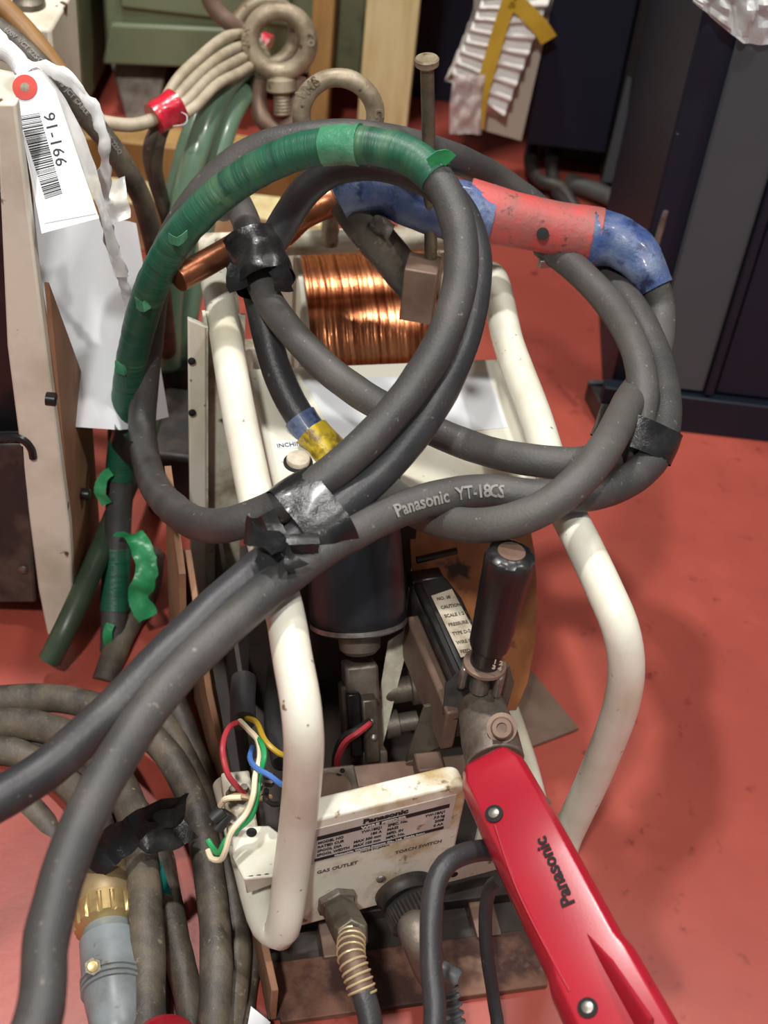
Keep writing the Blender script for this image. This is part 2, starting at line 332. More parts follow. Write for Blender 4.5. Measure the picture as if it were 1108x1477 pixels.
# ================================================================== WIRE FEEDER
def ring_pts(c, a, b, r, n=40): return [Vec(c)+Vec(a)*(r*math.cos(2*math.pi*i/n))+Vec(b)*(r*math.sin(2*math.pi*i/n)) for i in range(n)]
fd = thing('wire_feeder', 'cream welding wire feeder with tubular rails, black motor and nameplate on the red floor', 'wire feeder', L(.25, .15, 0))
TR = .0143
rp = [Z(*p) for p in [(705, 398, .352), (735, 500, .358), (772, 600, .36), (810, 720, .36), (845, 793, .36), (873, 853, .357), (893, 900, .345), (903, 948, .318), (899, 1005, .27), (866, 1100, .17), (820, 1200, .06), (797, 1250, .0145)]]
rp[0:0] = [L(.53, .262, .30), L(.525, .264, .335)]
rp += [L(.20, .272, .0145), L(.48, .262, .0145)]
MB().tube(spline(rp, .008), TR, 20).build('frame_rail', M['cream'], fd)
lp = [Z(*p) for p in [(312, 405, .352), (320, 450, .358), (337, 555, .36), (356, 655, .36), (385, 790, .36), (410, 880, .36), (423, 955, .358), (433, 1010, .35), (438, 1060, .33), (437, 1115, .285), (430, 1185, .215), (420, 1260, .15), (411, 1325, .105)]]
lp[0:0] = [L(.53, .018, .29), L(.522, .017, .333)]
lp += [Z(403, 1345, .086), Z(387, 1335, .081), Z(374, 1300, .08), Z(364, 1262, .08), Z(330, 1130, .08)]
MB().tube(spline(lp, .008), TR, 20).build('frame_rail', M['cream'], fd)
# rear crossbar, standing uprights
MB().tube([L(.600, .0, .345), L(.600, .285, .345)], .0125, 16).build('crossbar', M['cream_dirty'], fd)
MB().tube(spline([L(.520, .017, .350), L(.565, .016, .350), L(.600, .016, .345)], .008), .0125, 16).build('rail_end', M['cream'], fd)
MB().tube(spline([L(.520, .264, .350), L(.565, .266, .350), L(.600, .266, .345)], .008), .0125, 16).build('rail_end', M['cream'], fd)
MB().box(L(.60, .018, .165), FU*.010, FV*.010, UP*.165).build('upright', M['cream_dirty'], fd, bevel=.002)
MB().box(L(.60, .268, .165), FU*.010, FV*.008, UP*.165).build('upright', M['cream_dirty'], fd, bevel=.002)
# top cover plate
cz = .300
cover = [Z(359, 531, cz), Z(728, 516, cz), Z(786, 664, cz), L(.250, .262, cz), L(.250, .036, cz)]
cp = MB().prism(cover, (0, 0, -.012)).build('cover_plate', M['cream'], fd, bevel=.003)
MB().prism([Z(735, 517, cz-.004), Z(748, 516, cz-.004), Z(806, 668, cz-.004), Z(793, 672, cz-.004)], (0, 0, -.03)).build('cover_flange', M['cream'], fd, bevel=.002)
MB().prism([Z(437, 549, cz), Z(705, 538, cz), Z(733, 617, cz), Z(490, 640, cz)], (0, 0, .0005)).build('blank_label', M['white_label'], cp)
lb = MB().prism([Z(397, 636, cz), Z(440, 633, cz), Z(442, 646, cz), Z(399, 648, cz)], (0, 0, .0004)).build('button_label', M['white_label'], cp)
text('INCHING', .0075, M['ink'], lb, Z(400, 646, cz+.0004), Z(440, 643, cz)-Z(399, 647, cz), FU, sx=.85)
def button(px, py, z, r, mat, name, par):
    c = Z(px, py, z); return MB().lathe(c, UP, [(0, r*.95), (.005, r), (.0065, r*.93), (.007, r*.5), (.007, .0001)], 24).build(name, mat, par)
button(430, 668, cz, .0105, M['label_dirty'], 'inching_button', fd)
c = Z(430, 668, cz); MB().lathe(c, UP, [(0, .0128), (.0015, .0128), (.0018, .0118)], 24).build('button_collar', M['hole'], fd)
def screw(c, ax, r, par, mat=None, slot=True):
    o = MB().lathe(c, ax, [(0, r), (r*.35, r*.95), (r*.6, r*.6), (r*.65, .0001)], 16).build('screw', mat or M['steel'], par)
    return o
screw(Z(575, 658, cz), UP, .007, fd, M['steel_dark'])
MB().lathe(Z(700, 636, cz-.0005), UP, [(0, .0028), (.0009, .0028)], 12).build('screw_hole', M['hole'], fd)
# rear left channel upright, grimy, with rivets
MB().prism([L(.44, -.024, 0), L(.44, -.006, 0), L(.44, -.006, .365), L(.44, -.024, .375)], FU*.006).build('channel_upright', M['cream'], fd, bevel=.0015)
MB().prism([L(.462, -.006, 0), L(.462, .030, 0), L(.462, .030, .36), L(.462, -.006, .365)], FU*.004).build('channel_web', M['cream_dirty'], fd, bevel=.001)
MB().prism([L(.44, -.009, 0), L(.466, -.009, 0), L(.466, -.009, .365), L(.44, -.009, .365)], FV*.003).build('channel_return', M['cream_dirty'], fd)
for z in (.33, .27, .15): MB().lathe(L(.439, -.021, z), -FU, [(0, .0035), (.002, .0035), (.003, .002)], 10).build('rivet', M['hole'], fd)
MB().box(L(.438, -.017, .135), FU*.003, FV*.008, UP*.004).build('clip', M['hole'], fd)
MB().prism([L(.40, -.050, .0), L(.30, -.046, .0), L(.30, -.046, .20), L(.40, -.050, .24)], FV*.006).build('board_edge', M['brown_board_shaded_cream'], fd)
# base: rusty tray, left upright board edge, loose bottom plate
MB().prism([L(-.03, -.004, .004), L(-.03, .235, .004), L(.52, .28, .004), L(.52, -.03, .004)], (0, 0, .004)).build('base_plate', M['dark_metal'], fd)
MB().prism([L(-.034, .006, .008), L(-.034, .236, .008), L(.018, .240, .012), L(.018, .002, .012)], UP*-.007).build('base_lip', M['rust'], fd, bevel=.001)
MB().box(L(.058, .12, .012), FU*.010, FV*.115, UP*.010).build('base_crossbar', M['dark_metal'], fd, bevel=.001)
for v in (.060, .128, .195): MB().box(L(.036, v, .010), FU*.022, FV*.011, UP*.006).build('spacer_block', M['rust_plate'], fd, bevel=.001)
MB().prism([L(-.03, -.003, .006), L(.36, -.036, .006), L(.36, -.036, .17), L(.22, -.030, .13), L(-.03, -.003, .055)], FV*.006).build('base_side_plate', M['brown_board_shaded_cream'], fd, bevel=.001)
MB().prism([Z(835, 1050, .006), Z(745, 940, .006), Z(600, 1000, .006), Z(640, 1125, .006)], (0, 0, -.0035)).build('bottom_plate', M['rust_plate'], fd)
MB().box(L(.25, .004, .062), FU*.20, FV*.002, UP*.055).build('dark_gap_fill', M['dark_metal'], fd)  # added dark plate, covers the red floor so the gap reads dark
# front panel
PB0 = L(.020, .018, .058); PB1 = L(.041, .158, .058); PX = (PB1-PB0).normalized(); PN = PX.cross(UP)      # PN points at the camera
PH = .152; PWd = (PB1-PB0).length
def pp(s, t, off=0): return PB0+PX*s+UP*t+PN*off
def pcorner(w, h, r, n=6):
    P = [pp(0, 0), pp(w, 0)]
    for cx, cy, a0 in ((w-r, h-r, 0), (r, h-r, 90)):
        for i in range(n+1):
            a = math.radians(a0+90*i/n); P.append(pp(cx+r*math.cos(a), cy+r*math.sin(a)))
    return P
fp = MB().prism(pcorner(PWd, PH, .014), -PN*.020).build('front_panel', M['cream_stained'], fd, bevel=.0025, seg=3)
MB().prism([pp(.10, -.004, -.006), pp(.215, -.004, -.006), pp(.215, .022, -.006), pp(.10, .022, -.006)], -PN*.004).build('panel_foot', M['cream_dirty'], fd, bevel=.001)
MB().lathe(PL(655, 1261, pp(0, 0, -.006), PN), PN, [(0, .0035), (.0008, .0035)], 12).build('screw_hole', M['hole'], fd)
MB().box(pp(.195, .055, -.03), PX*.0165, UP*.052, PN*.0015).build('inner_plate', M['cream'], fd)
def pq(px, py, off=.0): return PL(px, py, pp(0, 0, off), PN)
# nameplate and its writing, laid out along the panel
npl = MB().prism([pp(.012, .094), pp(.132, .094), pp(.132, .1400), pp(.012, .1400)], PN*.0006).build('nameplate', M['plate_silver'], fd)
def bar(s0, s1, t0, t1, m='ink'): MB().prism([pp(s0, t0, .0006), pp(s1, t0, .0006), pp(s1, t1, .0006), pp(s0, t1, .0006)], PN*.0003).build('printed_bar', M[m], npl)
def ptx(txt, s, t, size, mat='ink', bold=0, sx=1.0, par=None, off=.0007, align='LEFT'): return text(txt, size, M[mat], par or npl, pp(s, t, off), PX, UP, bold, .00015, align, sx)
bar(.0175, .1275, .1246, .1296); ptx('WIRE FEEDER', .072, .1253, .0050, 'plate_silver', .0002, 1.25, align='CENTER', off=.0011)
ptx('Panasonic', .073, .1320, .0082, 'ink', .0004, 1.15, align='CENTER')
for i, (a, b, c, d, e) in enumerate([('MODEL NO', 'YW-18KJ1', 'SPEC. No.', 'YW-18AJ1', .0), ('RATED CUR', '180 A', 'MASS', '7.0 kg', 0), ('SPOOL DIA', 'MAX 300 mm', 'MFD. IN', '2008', 0), ('SPOOL WIDTH', 'MAX 105 mm', 'MFD. No.', '0 AA', 0)]):
    t = .1190-i*.0057
    ptx(a, .0185, t, .0047, 'ink', .00010, .85); ptx(b, .0715, t, .0047, 'ink', .00010, .85, align='RIGHT'); ptx(c, .076, t, .0047, 'ink', .00010, .85); ptx(d, .125, t, .0047, 'ink', .00010, .85, align='RIGHT')
bar(.017, .126, .0955, .0992); ptx('Matsushita Welding Systems Co., Ltd. Osaka Japan', .0715, .0962, .0034, 'plate_silver', .0001, 1.1, align='CENTER', off=.0011)
ptx('MADE IN JAPAN', .068, .0900, .0034, 'ink', 0, 1.0, align='CENTER', par=fp, off=.0001)
ptx('GAS OUTLET', .020, .0755, .0062, 'ink_brown', .0001, .95, par=fp, off=.0001)
ptx('TORCH SWITCH', .0865, .0750, .0060, 'ink_brown', .0001, .9, par=fp, off=.0001)
# gas outlet boss and switch socket on the panel
gc = pq(484, 1297); sc = pq(583, 1283)
MB().lathe(gc, PN, [(0, .0178), (.006, .0175), (.007, .015), (.012, .0145)], 6).build('gas_outlet_boss', M['alu'], fd, bevel=.001)
MB().lathe(sc, PN, [(0, .026), (.004, .026), (.006, .024), (.012, .023), (.012, .019)], 32).build('switch_socket', M['black_dusty'], fd)
screw(pq(549, 1267, .003), PN, .004, fd, M['steel'])
# motor (axis tips toward the front)
m0 = D(508, 740, 1.215); m1 = D(517, 893, 1.235); ma = (m1-m0).normalized(); ml = (m1-m0).length
MB().lathe(m0, ma, [(-.02, .035), (-.015, .040), (0, .0405), (ml-.012, .0425), (ml-.003, .0425), (ml, .041)], 40).build('motor_body', M['motor_black'], fd)
MB().lathe(m0, ma, [(ml, .042), (ml+.004, .0425), (ml+.006, .040)], 40).build('motor_end_plate', M['steel'], fd)
MB().lathe(m0, ma, [(ml+.006, .024), (ml+.010, .024), (ml+.012, .019), (ml+.026, .018), (ml+.03, .014)], 28).build('motor_nose', M['alu'], fd)
ms = MB().box(D(572, 752, 1.19), (.004, 0, 0), UP*.006, (0, .001, 0)).build('motor_sticker', M['label_dirty'], fd)
# gear housing and drive bracket below the motor
g0 = m0+ma*(ml+.022)
gx = FV; gz = ma; gy = gz.cross(gx).normalized()
def gb(c, a, b, cc, name, mat, bev=.002): return MB().box(c, gx*a, gy*b, gz*cc).build(name, M[mat], fd, bevel=bev)
def gp(px, py, d): return D(px, py, d)
gb(gp(520, 985, 1.27), .015, .013, .020, 'gear_housing', 'alu', .003)
gb(gp(508, 1030, 1.275), .010, .010, .030, 'gear_housing', 'alu', .003)
gb(gp(533, 1050, 1.26), .007, .010, .030, 'gear_cover', 'steel_dark', .002)
gb(gp(512, 1045, 1.255), .006, .004, .030, 'brush_holder', 'black_plastic', .002)
gb(gp(540, 1100, 1.27), .011, .009, .014, 'bracket_foot', 'alu', .002)
for (x, y) in ((534, 1018), (536, 1040), (539, 1064)): screw(D(x, y, 1.248), -ray(x, y), .003, fd, M['steel'])
MB().prism([D(560, 925, 1.275), D(590, 905, 1.28), D(548, 1075, 1.30), D(536, 1070, 1.30)], FV*.003).build('bracket_rib', M['cream_dirty'], fd)
for pts, c in (([(533, 1040, 1.245), (515, 1052, 1.235), (496, 1063, 1.235), (485, 1085, 1.245), (482, 1110, 1.26)], 'wire_black'), ([(533, 1043, 1.243), (518, 1056, 1.233), (500, 1069, 1.233), (488, 1092, 1.243), (487, 1115, 1.26)], 'wire_red')):
    MB().tube(spline([D(*p) for p in pts], .003), .003, 8).build('motor_wire', M[c], fd)
# rollers and shaft between the motor and the drive box
MB().lathe(D(545, 1000, 1.30), FV+UP*.1, [(0, .012), (.03, .012), (.031, .016), (.045, .016), (.046, .012), (.06, .012)], 24).build('drive_shaft', M['alu'], fd)
MB().lathe(D(560, 955, 1.31), FV+UP*.1, [(0, .008), (.02, .008), (.021, .013), (.034, .013)], 20).build('idle_roller', M['black_dusty'], fd)
MB().lathe(D(556, 1046, 1.31), FV+UP*.1, [(0, .013), (.012, .013), (.013, .009), (.03, .009)], 20).build('feed_roller', M['alu'], fd)
MB().lathe(D(590, 930, 1.33), FV+UP*.1, [(0, .012), (.03, .012)], 20).build('idle_roller', M['black_dusty'], fd)
# drive box: long black housing with label, running front to back
b0 = Z(591, 838, .205); b1 = Z(664, 1006, .205); bx = (b1-b0).normalized(); bn = UP.cross(bx).normalized()*-1
if bn.dot(FV) < 0: bn = -bn
bl = (b1-b0).length
def bp_(s, w, h): return b0+bx*s+bn*w+UP*h
MB().prism([bp_(0, 0, 0), bp_(0, .034, 0), bp_(.03, .040, 0), bp_(bl-.02, .040, 0), bp_(bl, .035, -.006), bp_(bl, 0, -.006)], UP*-.05).build('drive_box', M['black_dusty'], fd, bevel=.003)
MB().prism([bp_(.01, .0, 0), bp_(.01, .008, 0), bp_(bl-.005, .008, 0), bp_(bl-.005, .0, 0)], UP*.007).build('drive_box_ridge', M['black_plastic'], fd, bevel=.002)
MB().box(bp_(-.003, .016, -.004), bn*.016, bx*.008, UP*.006).build('drive_box_cap', M['black_plastic'], fd, bevel=.003)
MB().tube([bp_(-.018, .012, .006), bp_(-.018, .050, .010)], .0035, 10).build('release_pin', M['black_plastic'], fd)
MB().prism([bp_(.03, -.012, -.012), bp_(.03, 0, -.012), bp_(bl+.005, 0, -.012), bp_(bl+.005, -.012, -.012)], UP*-.05).build('drive_box_side', M['rust_plate'], fd, bevel=.002)
dl = MB().prism([bp_(.022, .013, .0), bp_(.018, .034, .0), bp_(.092, .038, .0), bp_(.096, .015, .0)], UP*.0006).build('drive_label', M['label_dirty'], fd)
for i in range(7):
    text(['FEED ROLL', 'WIRE 0.8-1.2', 'TYPE D-2', 'PRESSURE 3-5', 'SCALE 1 2 3', 'CAUTION', 'NO. 08'][i], .0052, M['ink_brown'], dl, bp_(.092-i*.0105, .0165, .0007), -bx*0+bn, -bx*-1*-1 if False else bx*-1, .0001, sx=.8)
# front plates of the drive unit
MB().prism([D(612, 1020, 1.225), D(652, 1010, 1.22), D(640, 1075, 1.235), D(585, 1100, 1.245)], FU*.003).build('guide_plate', M['steel_dark'], fd, bevel=.0005)
MB().box(D(600, 1118, 1.25), FV*.075, FU*.012, UP*.008).build('cross_beam', M['rust_plate'], fd, bevel=.002)
MB().box(D(618, 1105, 1.235), FV*.012, FU*.010, UP*.008).build('beam_clamp', M['rust_plate'], fd, bevel=.002)
tbx = MB().box(D(483, 1135, 1.18), FV*.019, FU*.017, UP*.006).build('terminal_plate', M['alu'], fd, bevel=.002)
MB().lathe(D(479, 1140, 1.168), UP, [(0, .016), (.003, .016), (.004, .012), (.002, .006), (.003, .0001)], 24).build('terminal_boss', M['rust_plate'], fd)
MB().lathe(D(494, 1112, 1.172), UP, [(0, .0022), (.001, .0022)], 10).build('screw_hole', M['hole'], fd)
MB().box(L(.31, .095, .14), FU*.002, FV*.075, UP*.13).build('dark_interior_fill', M['dark_metal'], fd)  # added dark wall, stands in for the darkness inside the feeder
# tension handle: grip, scale collar, washer, fork
k0 = D(738, 796, 1.055); k1 = D(706, 930, 1.115); ka = (k1-k0).normalized(); kl = (k1-k0).length
def fl(t, th, r): return r*(1-.06*max(0, math.cos(8*th))**3 * max(.12, 1-max(0, t-.006)/.03))
grip = MB().lathe(k0, ka, [(0, .008), (.0005, .0145), (.003, .0182), (.008, .0195), (.02, .0188), (kl-.004, .0163), (kl, .0155)], 48, flute=fl).build('tension_grip', M['black_plastic'], fd)
MB().lathe(k0-ka*.0008, ka, [(0, .0105), (.0018, .0108)], 28).build('grip_cap', M['rust_plate'], grip)
MB().lathe(k1, ka, [(-.003, .0125), (.018, .0125), (.019, .011)], 28).build('scale_collar', M['black_plastic'], fd)
kd = (CAM-k1); kd = (kd-ka*kd.dot(ka)).normalized(); ks = ka.cross(kd)
for dx, dy, s in ((-.006, .006, '1 2'), (-.006, .012, '3 4')):
    text(s, .006, M['label_dirty'], fd, k1+kd*.0128+ks*dx*1+ka*dy, -ks if (-ks).dot(Vec((1, 0, 0))) > 0 else ks, -ka, .0002)
MB().lathe(k1, ka, [(.019, .012), (.020, .0172), (.0225, .0175), (.0235, .012)], 32).build('spring_washer', M['rust_plate'], fd)
MB().lathe(k1, ka, [(.0235, .0085), (.05, .008)], 20).build('tension_stud', M['steel'], fd)
for sx in (-1, 1): MB().box(k1+ka*.036+ks*.0145*sx, ks*.0035, kd*.009, ka*.012).build('fork_arm', M['steel'], fd, bevel=.003)
MB().prism([D(735, 960, 1.15), D(742, 985, 1.15), D(728, 1035, 1.17), D(705, 1040, 1.17), D(712, 985, 1.15)], FU*.003).build('lever_plate', M['steel_dark'], fd)
MB().prism([D(640, 985, 1.185), D(662, 965, 1.18), D(672, 1000, 1.185), D(650, 1040, 1.19), D(636, 1030, 1.19)], FV*.012).build('lever_hook', M['black_dusty'], fd, bevel=.002)
# torch adaptor block with socket screw
a0 = D(694, 1015, 1.165); a1 = D(715, 1100, 1.125); aa = (a1-a0).normalized()
MB().lathe(a0, aa, [(-.004, .015), (0, .0195), (.02, .0215), (.035, .0235), ((a1-a0).length, .0235)], 28).build('torch_adaptor', M['alu'], fd, bevel=.0015)
sa = D(724, 1050, 1.105); sn = (-ray(724, 1030)).normalized()
ss = MB().lathe(sa-sn*.02, sn, [(0, .012), (.012, .012), (.0121, .0085), (.026, .0088), (.0275, .0075), (.0275, .0042), (.022, .0042), (.022, .0001)], 24).build('socket_screw', M['rust_plate'], fd)
# brown side cover standing behind the drive unit, curved edge
w = .315
edge = [(590, 758), (680, 752), (765, 760), (772, 800), (776, 870), (772, 930), (762, 985), (745, 1025), (690, 1030), (600, 900)]
MB().prism([PU(x, y, w-.0004*(y-760)) for x, y in edge], FU*.003).build('side_cover', M['brown_sheet'], fd, bevel=.0008)
# terminal bracket (left front) and its loose wires
MB().prism([Z(334, 1192, .145), Z(388, 1190, .145), Z(408, 1205, .145), Z(402, 1262, .145), Z(352, 1268, .145), Z(336, 1235, .145)], UP*-.004).build('terminal_bracket', M['cream'], fd, bevel=.0015)
MB().prism([Z(352, 1268, .145), Z(402, 1262, .145), Z(402, 1272, .115), Z(356, 1290, .115)], FU*.004).build('bracket_flange', M['cream'], fd, bevel=.0015)
MB().lathe(Z(363, 1201, .1455), UP, [(0, .0042), (.0008, .0042)], 14).build('screw_hole', M['hole'], fd)
MB().box(Z(345, 1165, .13), FV*.012, FU*.03, UP*.010).build('terminal_block', M['cream_dirty'], fd, bevel=.002)
for i, (x, y) in enumerate([(336, 1150), (352, 1148), (372, 1145), (388, 1128), (372, 1110)]):
    MB().lathe(Z(x, y, .145), UP, [(0, .006), (.006, .006), (.007, .0035), (.013, .0035)], 6).build('terminal_stud', M['steel_dark'], fd)
MB().tube(spline([Z(352, 980, .17), Z(350, 1010, .172), Z(351, 1040, .175)], .004), .011, 14).build('harness_sleeve', M['rubber_black'], fd)
MB().tube(spline([Z(405, 960, .12), Z(400, 1040, .12), Z(412, 1100, .12)], .004), .012, 14).build('inner_hose', M['rubber_black'], fd)
wires = [('wire_red', [(348, 1040, .178), (330, 1050, .19), (321, 1082, .195), (328, 1115, .185), (345, 1138, .165), (352, 1146, .155)]),
         ('wire_white', [(346, 1040, .182), (358, 1052, .19), (372, 1068, .195), (375, 1090, .195), (368, 1120, .195), (365, 1148, .19), (356, 1172, .18), (334, 1200, .175), (325, 1228, .165), (318, 1240, .155), (305, 1238, .15), (300, 1226, .15)]),
         ('wire_green', [(350, 1042, .176), (362, 1058, .186), (377, 1072, .198), (381, 1092, .2), (374, 1120, .19), (370, 1150, .182), (362, 1178, .172), (345, 1194, .165), (326, 1212, .165), (316, 1230, .156), (306, 1222, .15), (300, 1212, .15)]),
         ('wire_yellow', [(356, 1036, .178), (370, 1042, .19), (384, 1070, .195), (402, 1086, .19), (420, 1092, .18)]),
         ('wire_blue', [(364, 1078, .178), (361, 1095, .19), (370, 1108, .198), (388, 1118, .2), (404, 1130, .195), (425, 1140, .18)]),
         ('wire_black', [(384, 1140, .17), (384, 1155, .18), (392, 1160, .175), (410, 1158, .165)]),
         ('wire_bare', [(322, 1155, .175), (340, 1148, .18), (365, 1152, .18), (390, 1150, .17)]),
         ('wire_white', [(318, 1162, .165), (326, 1152, .178), (348, 1150, .182)])]
for c, pts in wires: MB().tube(spline([Z(*p) for p in pts], .003), .0024, 8).build('terminal_wire', M[c], fd)
for p, q in (((322, 1168, .16), (306, 1182, .155)), ((330, 1172, .155), (312, 1196, .145))):
    MB().tube(spline([Z(*p), Z(*q)], .004), .0055, 10).build('wire_cap', M['black_dusty'], fd)
# ---- wire spool
s0 = L(.645, .104, .170); SR = .128
spool = thing('wire_spool', 'copper welding wire spool with a white flange, mounted behind the cream cover plate', 'spool', s0-UP*.17)
MB().lathe(s0, FV, [(0, .03), (.0001, SR), (.140, SR), (.1401, .03)], 96).build('wire_winding', M['copper'], spool)
MB().lathe(s0-FV*.008, FV, [(0, .02), (0, .156), (.002, .159), (.006, .159), (.008, .156), (.008, .02)], 72).build('flange', M['cream'], spool)
MB().lathe(s0+FV*.141, FV, [(0, .02), (0, .156), (.002, .159), (.006, .159), (.008, .156), (.008, .02)], 72).build('flange', M['cream'], spool)
MB().lathe(s0-FV*.05, FV, [(0, .02), (.04, .022), (.20, .022), (.215, .02)], 28).build('hub', M['cream_dirty'], spool)
MB().lathe(L(.52, .035, .25), FV-UP*.4, [(0, .004), (.002, .024), (.02, .026), (.03, .018), (.036, .012)], 24).build('brake_cap', M['cream'], fd)
# ================================================================== CABLES ON TOP OF THE FEEDER
CR = .0134
def cable(name, label, cat, pts, mat, r=CR, group=None, n=16, wob=.0007):
    path = spline([p if isinstance(p, Vec) else D(*p) for p in pts], .007)
    t = thing(name, label, cat, path[0], group)
    MB().tube(path, r, n, wob=wob, wsc=45).build('sheath', mat, t)
    return t, path
def sub(path, a, b):
    """piece of a path between its points nearest to two photo points"""
    n = len(path); return path[int(a*n):max(int(b*n), int(a*n)+2)]
def near(path, px, py, lo=0, hi=1):
    best = None
    for i in range(int(lo*len(path)), int(hi*len(path))):
        c = R.transposed() @ (path[i]-CAM); x = 554+F*c.x/-c.z; y = 738.5-F*c.y/-c.z; d = (x-px)**2+(y-py)**2
        if best is None or d < best[0]: best = (d, i)
    return best[1]
def between(path, p, q, lo=0, hi=1):
    i, j = near(path, *p, lo, hi), near(path, *q, lo, hi); return path[min(i, j):max(i, j)+1]
ptsA = [(163, 940, 1.45), (166, 850, 1.45), (171, 740, 1.44), (175, 660, 1.42), (183, 570, 1.36), (199, 480, 1.29), (227, 395, 1.22), (271, 325, 1.18), (340, 264, 1.155), (430, 219, 1.13), (520, 209, 1.11), (590, 225, 1.10), (638, 268, 1.09), (662, 330, 1.08), (664, 400, 1.07), (642, 480, 1.06), (598, 556, 1.055), (540, 626, 1.05), (480, 681, 1.04), (432, 714, 1.04), (380, 740, 1.048), (330, 757, 1.06), (285, 755, 1.10), (245, 729, 1.18), (221, 697, 1.27), (209, 655, 1.335), (205, 610, 1.355), (208, 560, 1.35), (214, 500, 1.33), (227, 400, 1.28), (256, 330, 1.25), (300, 268, 1.23), (350, 226, 1.22), (415, 202, 1.21), (490, 194, 1.205), (570, 203, 1.22), (650, 226, 1.27), (720, 260, 1.33), (790, 312, 1.36), (850, 375, 1.33), (905, 432, 1.28), (946, 510, 1.235), (961, 585, 1.19), (949, 650, 1.155), (915, 688, 1.13), (855, 712, 1.105), (780, 716, 1.098), (700, 708, 1.10), (590, 730, 1.07), (490, 779, 1.03), (410, 834, 1.0), (330, 902, .965), (240, 992, .93), (165, 1100, .89), (105, 1220, .85), (68, 1350, .81), (45, 1500, .77), Vec((-.25, .17, .28)), Vec((-.33, .0, .10)), Vec((-.42, -.2, .0145)), Vec((-.55, -.4, .0145))]
coil, PA = cable('coiled_cable', 'long dark cable looped over the feeder, front arc green-taped, running out at bottom left', 'cable', ptsA, M['rubber'])
ptsB = [(360, 408, 1.262), (388, 360, 1.250), (413, 316, 1.24), (442, 274, 1.22), (490, 242, 1.20), (550, 238, 1.17), (615, 258, 1.15), (660, 300, 1.135), (683, 360, 1.115), (681, 430, 1.10), (655, 525, 1.085), (606, 612, 1.075), (545, 684, 1.06), (485, 735, 1.04), (420, 785, 1.02), (340, 848, .99), (250, 934, .96), (150, 1036, .93), (60, 1114, .91), (-60, 1190, .88), Vec((-.36, .42, .24)), Vec((-.47, .33, .09)), Vec((-.6, .24, .0145)), Vec((-.8, .16, .0145))]
cb, PBp = cable('power_cable', 'dark cable beside the green-taped loop, running out at the left edge', 'cable', ptsB, M['rubber_black'], r=.0137)
ptsC = [(785, 352, 1.305), (838, 394, 1.27), (888, 450, 1.235), (920, 515, 1.195), (928, 570, 1.175), (915, 625, 1.165), (885, 655, 1.15), (840, 667, 1.13), (780, 665, 1.125), (700, 650, 1.15), (600, 610, 1.18), (520, 568, 1.19), (468, 528, 1.205), (420, 478, 1.22), (386, 430, 1.235), (366, 375, 1.255), (353, 315, 1.28), (335, 285, 1.31), (322, 300, 1.35)]
cc, PC = cable('torch_cable', 'grey cable from under the red handle across the white plate to the copper tube', 'cable', ptsC, M['rubber_grey'], r=.0130)
ptsD = [(930, 385, 1.279), (944, 410, 1.28), (953, 445, 1.285), (950, 500, 1.265), (924, 552, 1.225), (902, 590, 1.15), (872, 648, 1.085), (835, 693, 1.06), (780, 735, 1.055), (710, 757, 1.065), (640, 752, 1.095), (585, 728, 1.15), (552, 700, 1.20), (540, 685, 1.24)]
cd, PDp = cable('torch_lead', 'grey cable from the right blue taped end, lowest curve above the black knob', 'cable', ptsD, M['rubber_grey'], r=.0135)
ptsE = [(367, 405, 1.275), (378, 450, 1.275), (392, 510, 1.27), (412, 565, 1.265), (440, 612, 1.262), (470, 650, 1.26)]
ce, PE = cable('plug_cable', 'short dark cable ending in blue and yellow tape on the white plate', 'cable', ptsE, M['rubber_black'], r=.0135)
# --- green wrap on the long cable: from the floor up over the arc
gpath = between(PA, (175, 690), (628, 258), 0, .32)
wrap = MB().tube(gpath, CR+.0012, 20, wob=.0007, wsc=90, rfun=lambda s, th, r: r+.0005*((s*55+th/6.283) % 1.0)).build('green_wrap', M['green_tape'], coil)
MB().tube(between(PA, (168, 880), (171, 790), 0, .1), CR+.0012, 20, wob=.0008, wsc=90).build('green_wrap', M['green_tape'], coil)
MB().tube(between(PA, (466, 210), (524, 209), 0, .32), CR+.0026, 20, wob=.0022, wsc=90).build('tape_patch', M['green_pale'], coil)
def ribbon(pts, wd, th=.0006, wdir=None, tw=0, crk=0):
    """ribbon of tape: centre line, half-width along wdir"""
    path = spline(pts, .004); m = MB(); nw = 4
    def fn(u, v):
        i = min(int(u*(len(path)-1)), len(path)-1); p = path[i]; a = (Vec(wdir) if wdir else UP); t = (path[min(i+1, len(path)-1)]-path[max(i-1, 0)]).normalized(); a = (a-t*a.dot(t)).normalized()
        a = Matrix.Rotation(tw*u, 3, t) @ a
        q = p+a*(wd*(2*v-1)); return q + t.cross(a)*(crk*noise.noise(q*70)) + a*(crk*.5*noise.noise(q*110))
    return m.sheet(fn, max(len(path)-1, 6), nw, th)
ribbon([D(178, 770, 1.415), D(195, 775, 1.40), D(208, 800, 1.40), D(210, 835, 1.40), D(200, 865, 1.41), D(215, 890, 1.42)], .011, wdir=(1, .2, .1), crk=.006).build('tape_tail', M['green_film'], coil)
ribbon([D(160, 680, 1.41), D(147, 692, 1.41), D(143, 710, 1.41), D(155, 728, 1.42)], .006, wdir=(.8, .1, .3), crk=.004).build('tape_tail', M['green_film'], coil)
ribbon([D(620, 238, 1.075), D(640, 225, 1.075), D(650, 232, 1.08)], .006, wdir=(.3, .1, .8), crk=.003).build('tape_tail', M['green_film'], coil)
ribbon([D(160, 900, 1.43), D(155, 915, 1.43), D(157, 932, 1.44)], .005, wdir=(.8, .1, .3), crk=.003).build('tape_tail', M['green_film'], coil)
iP = near(PA, 560, 742, .5, .9); lnA = [0]
for i in range(1, len(PA)): lnA.append(lnA[-1]+(PA[i]-PA[i-1]).length)
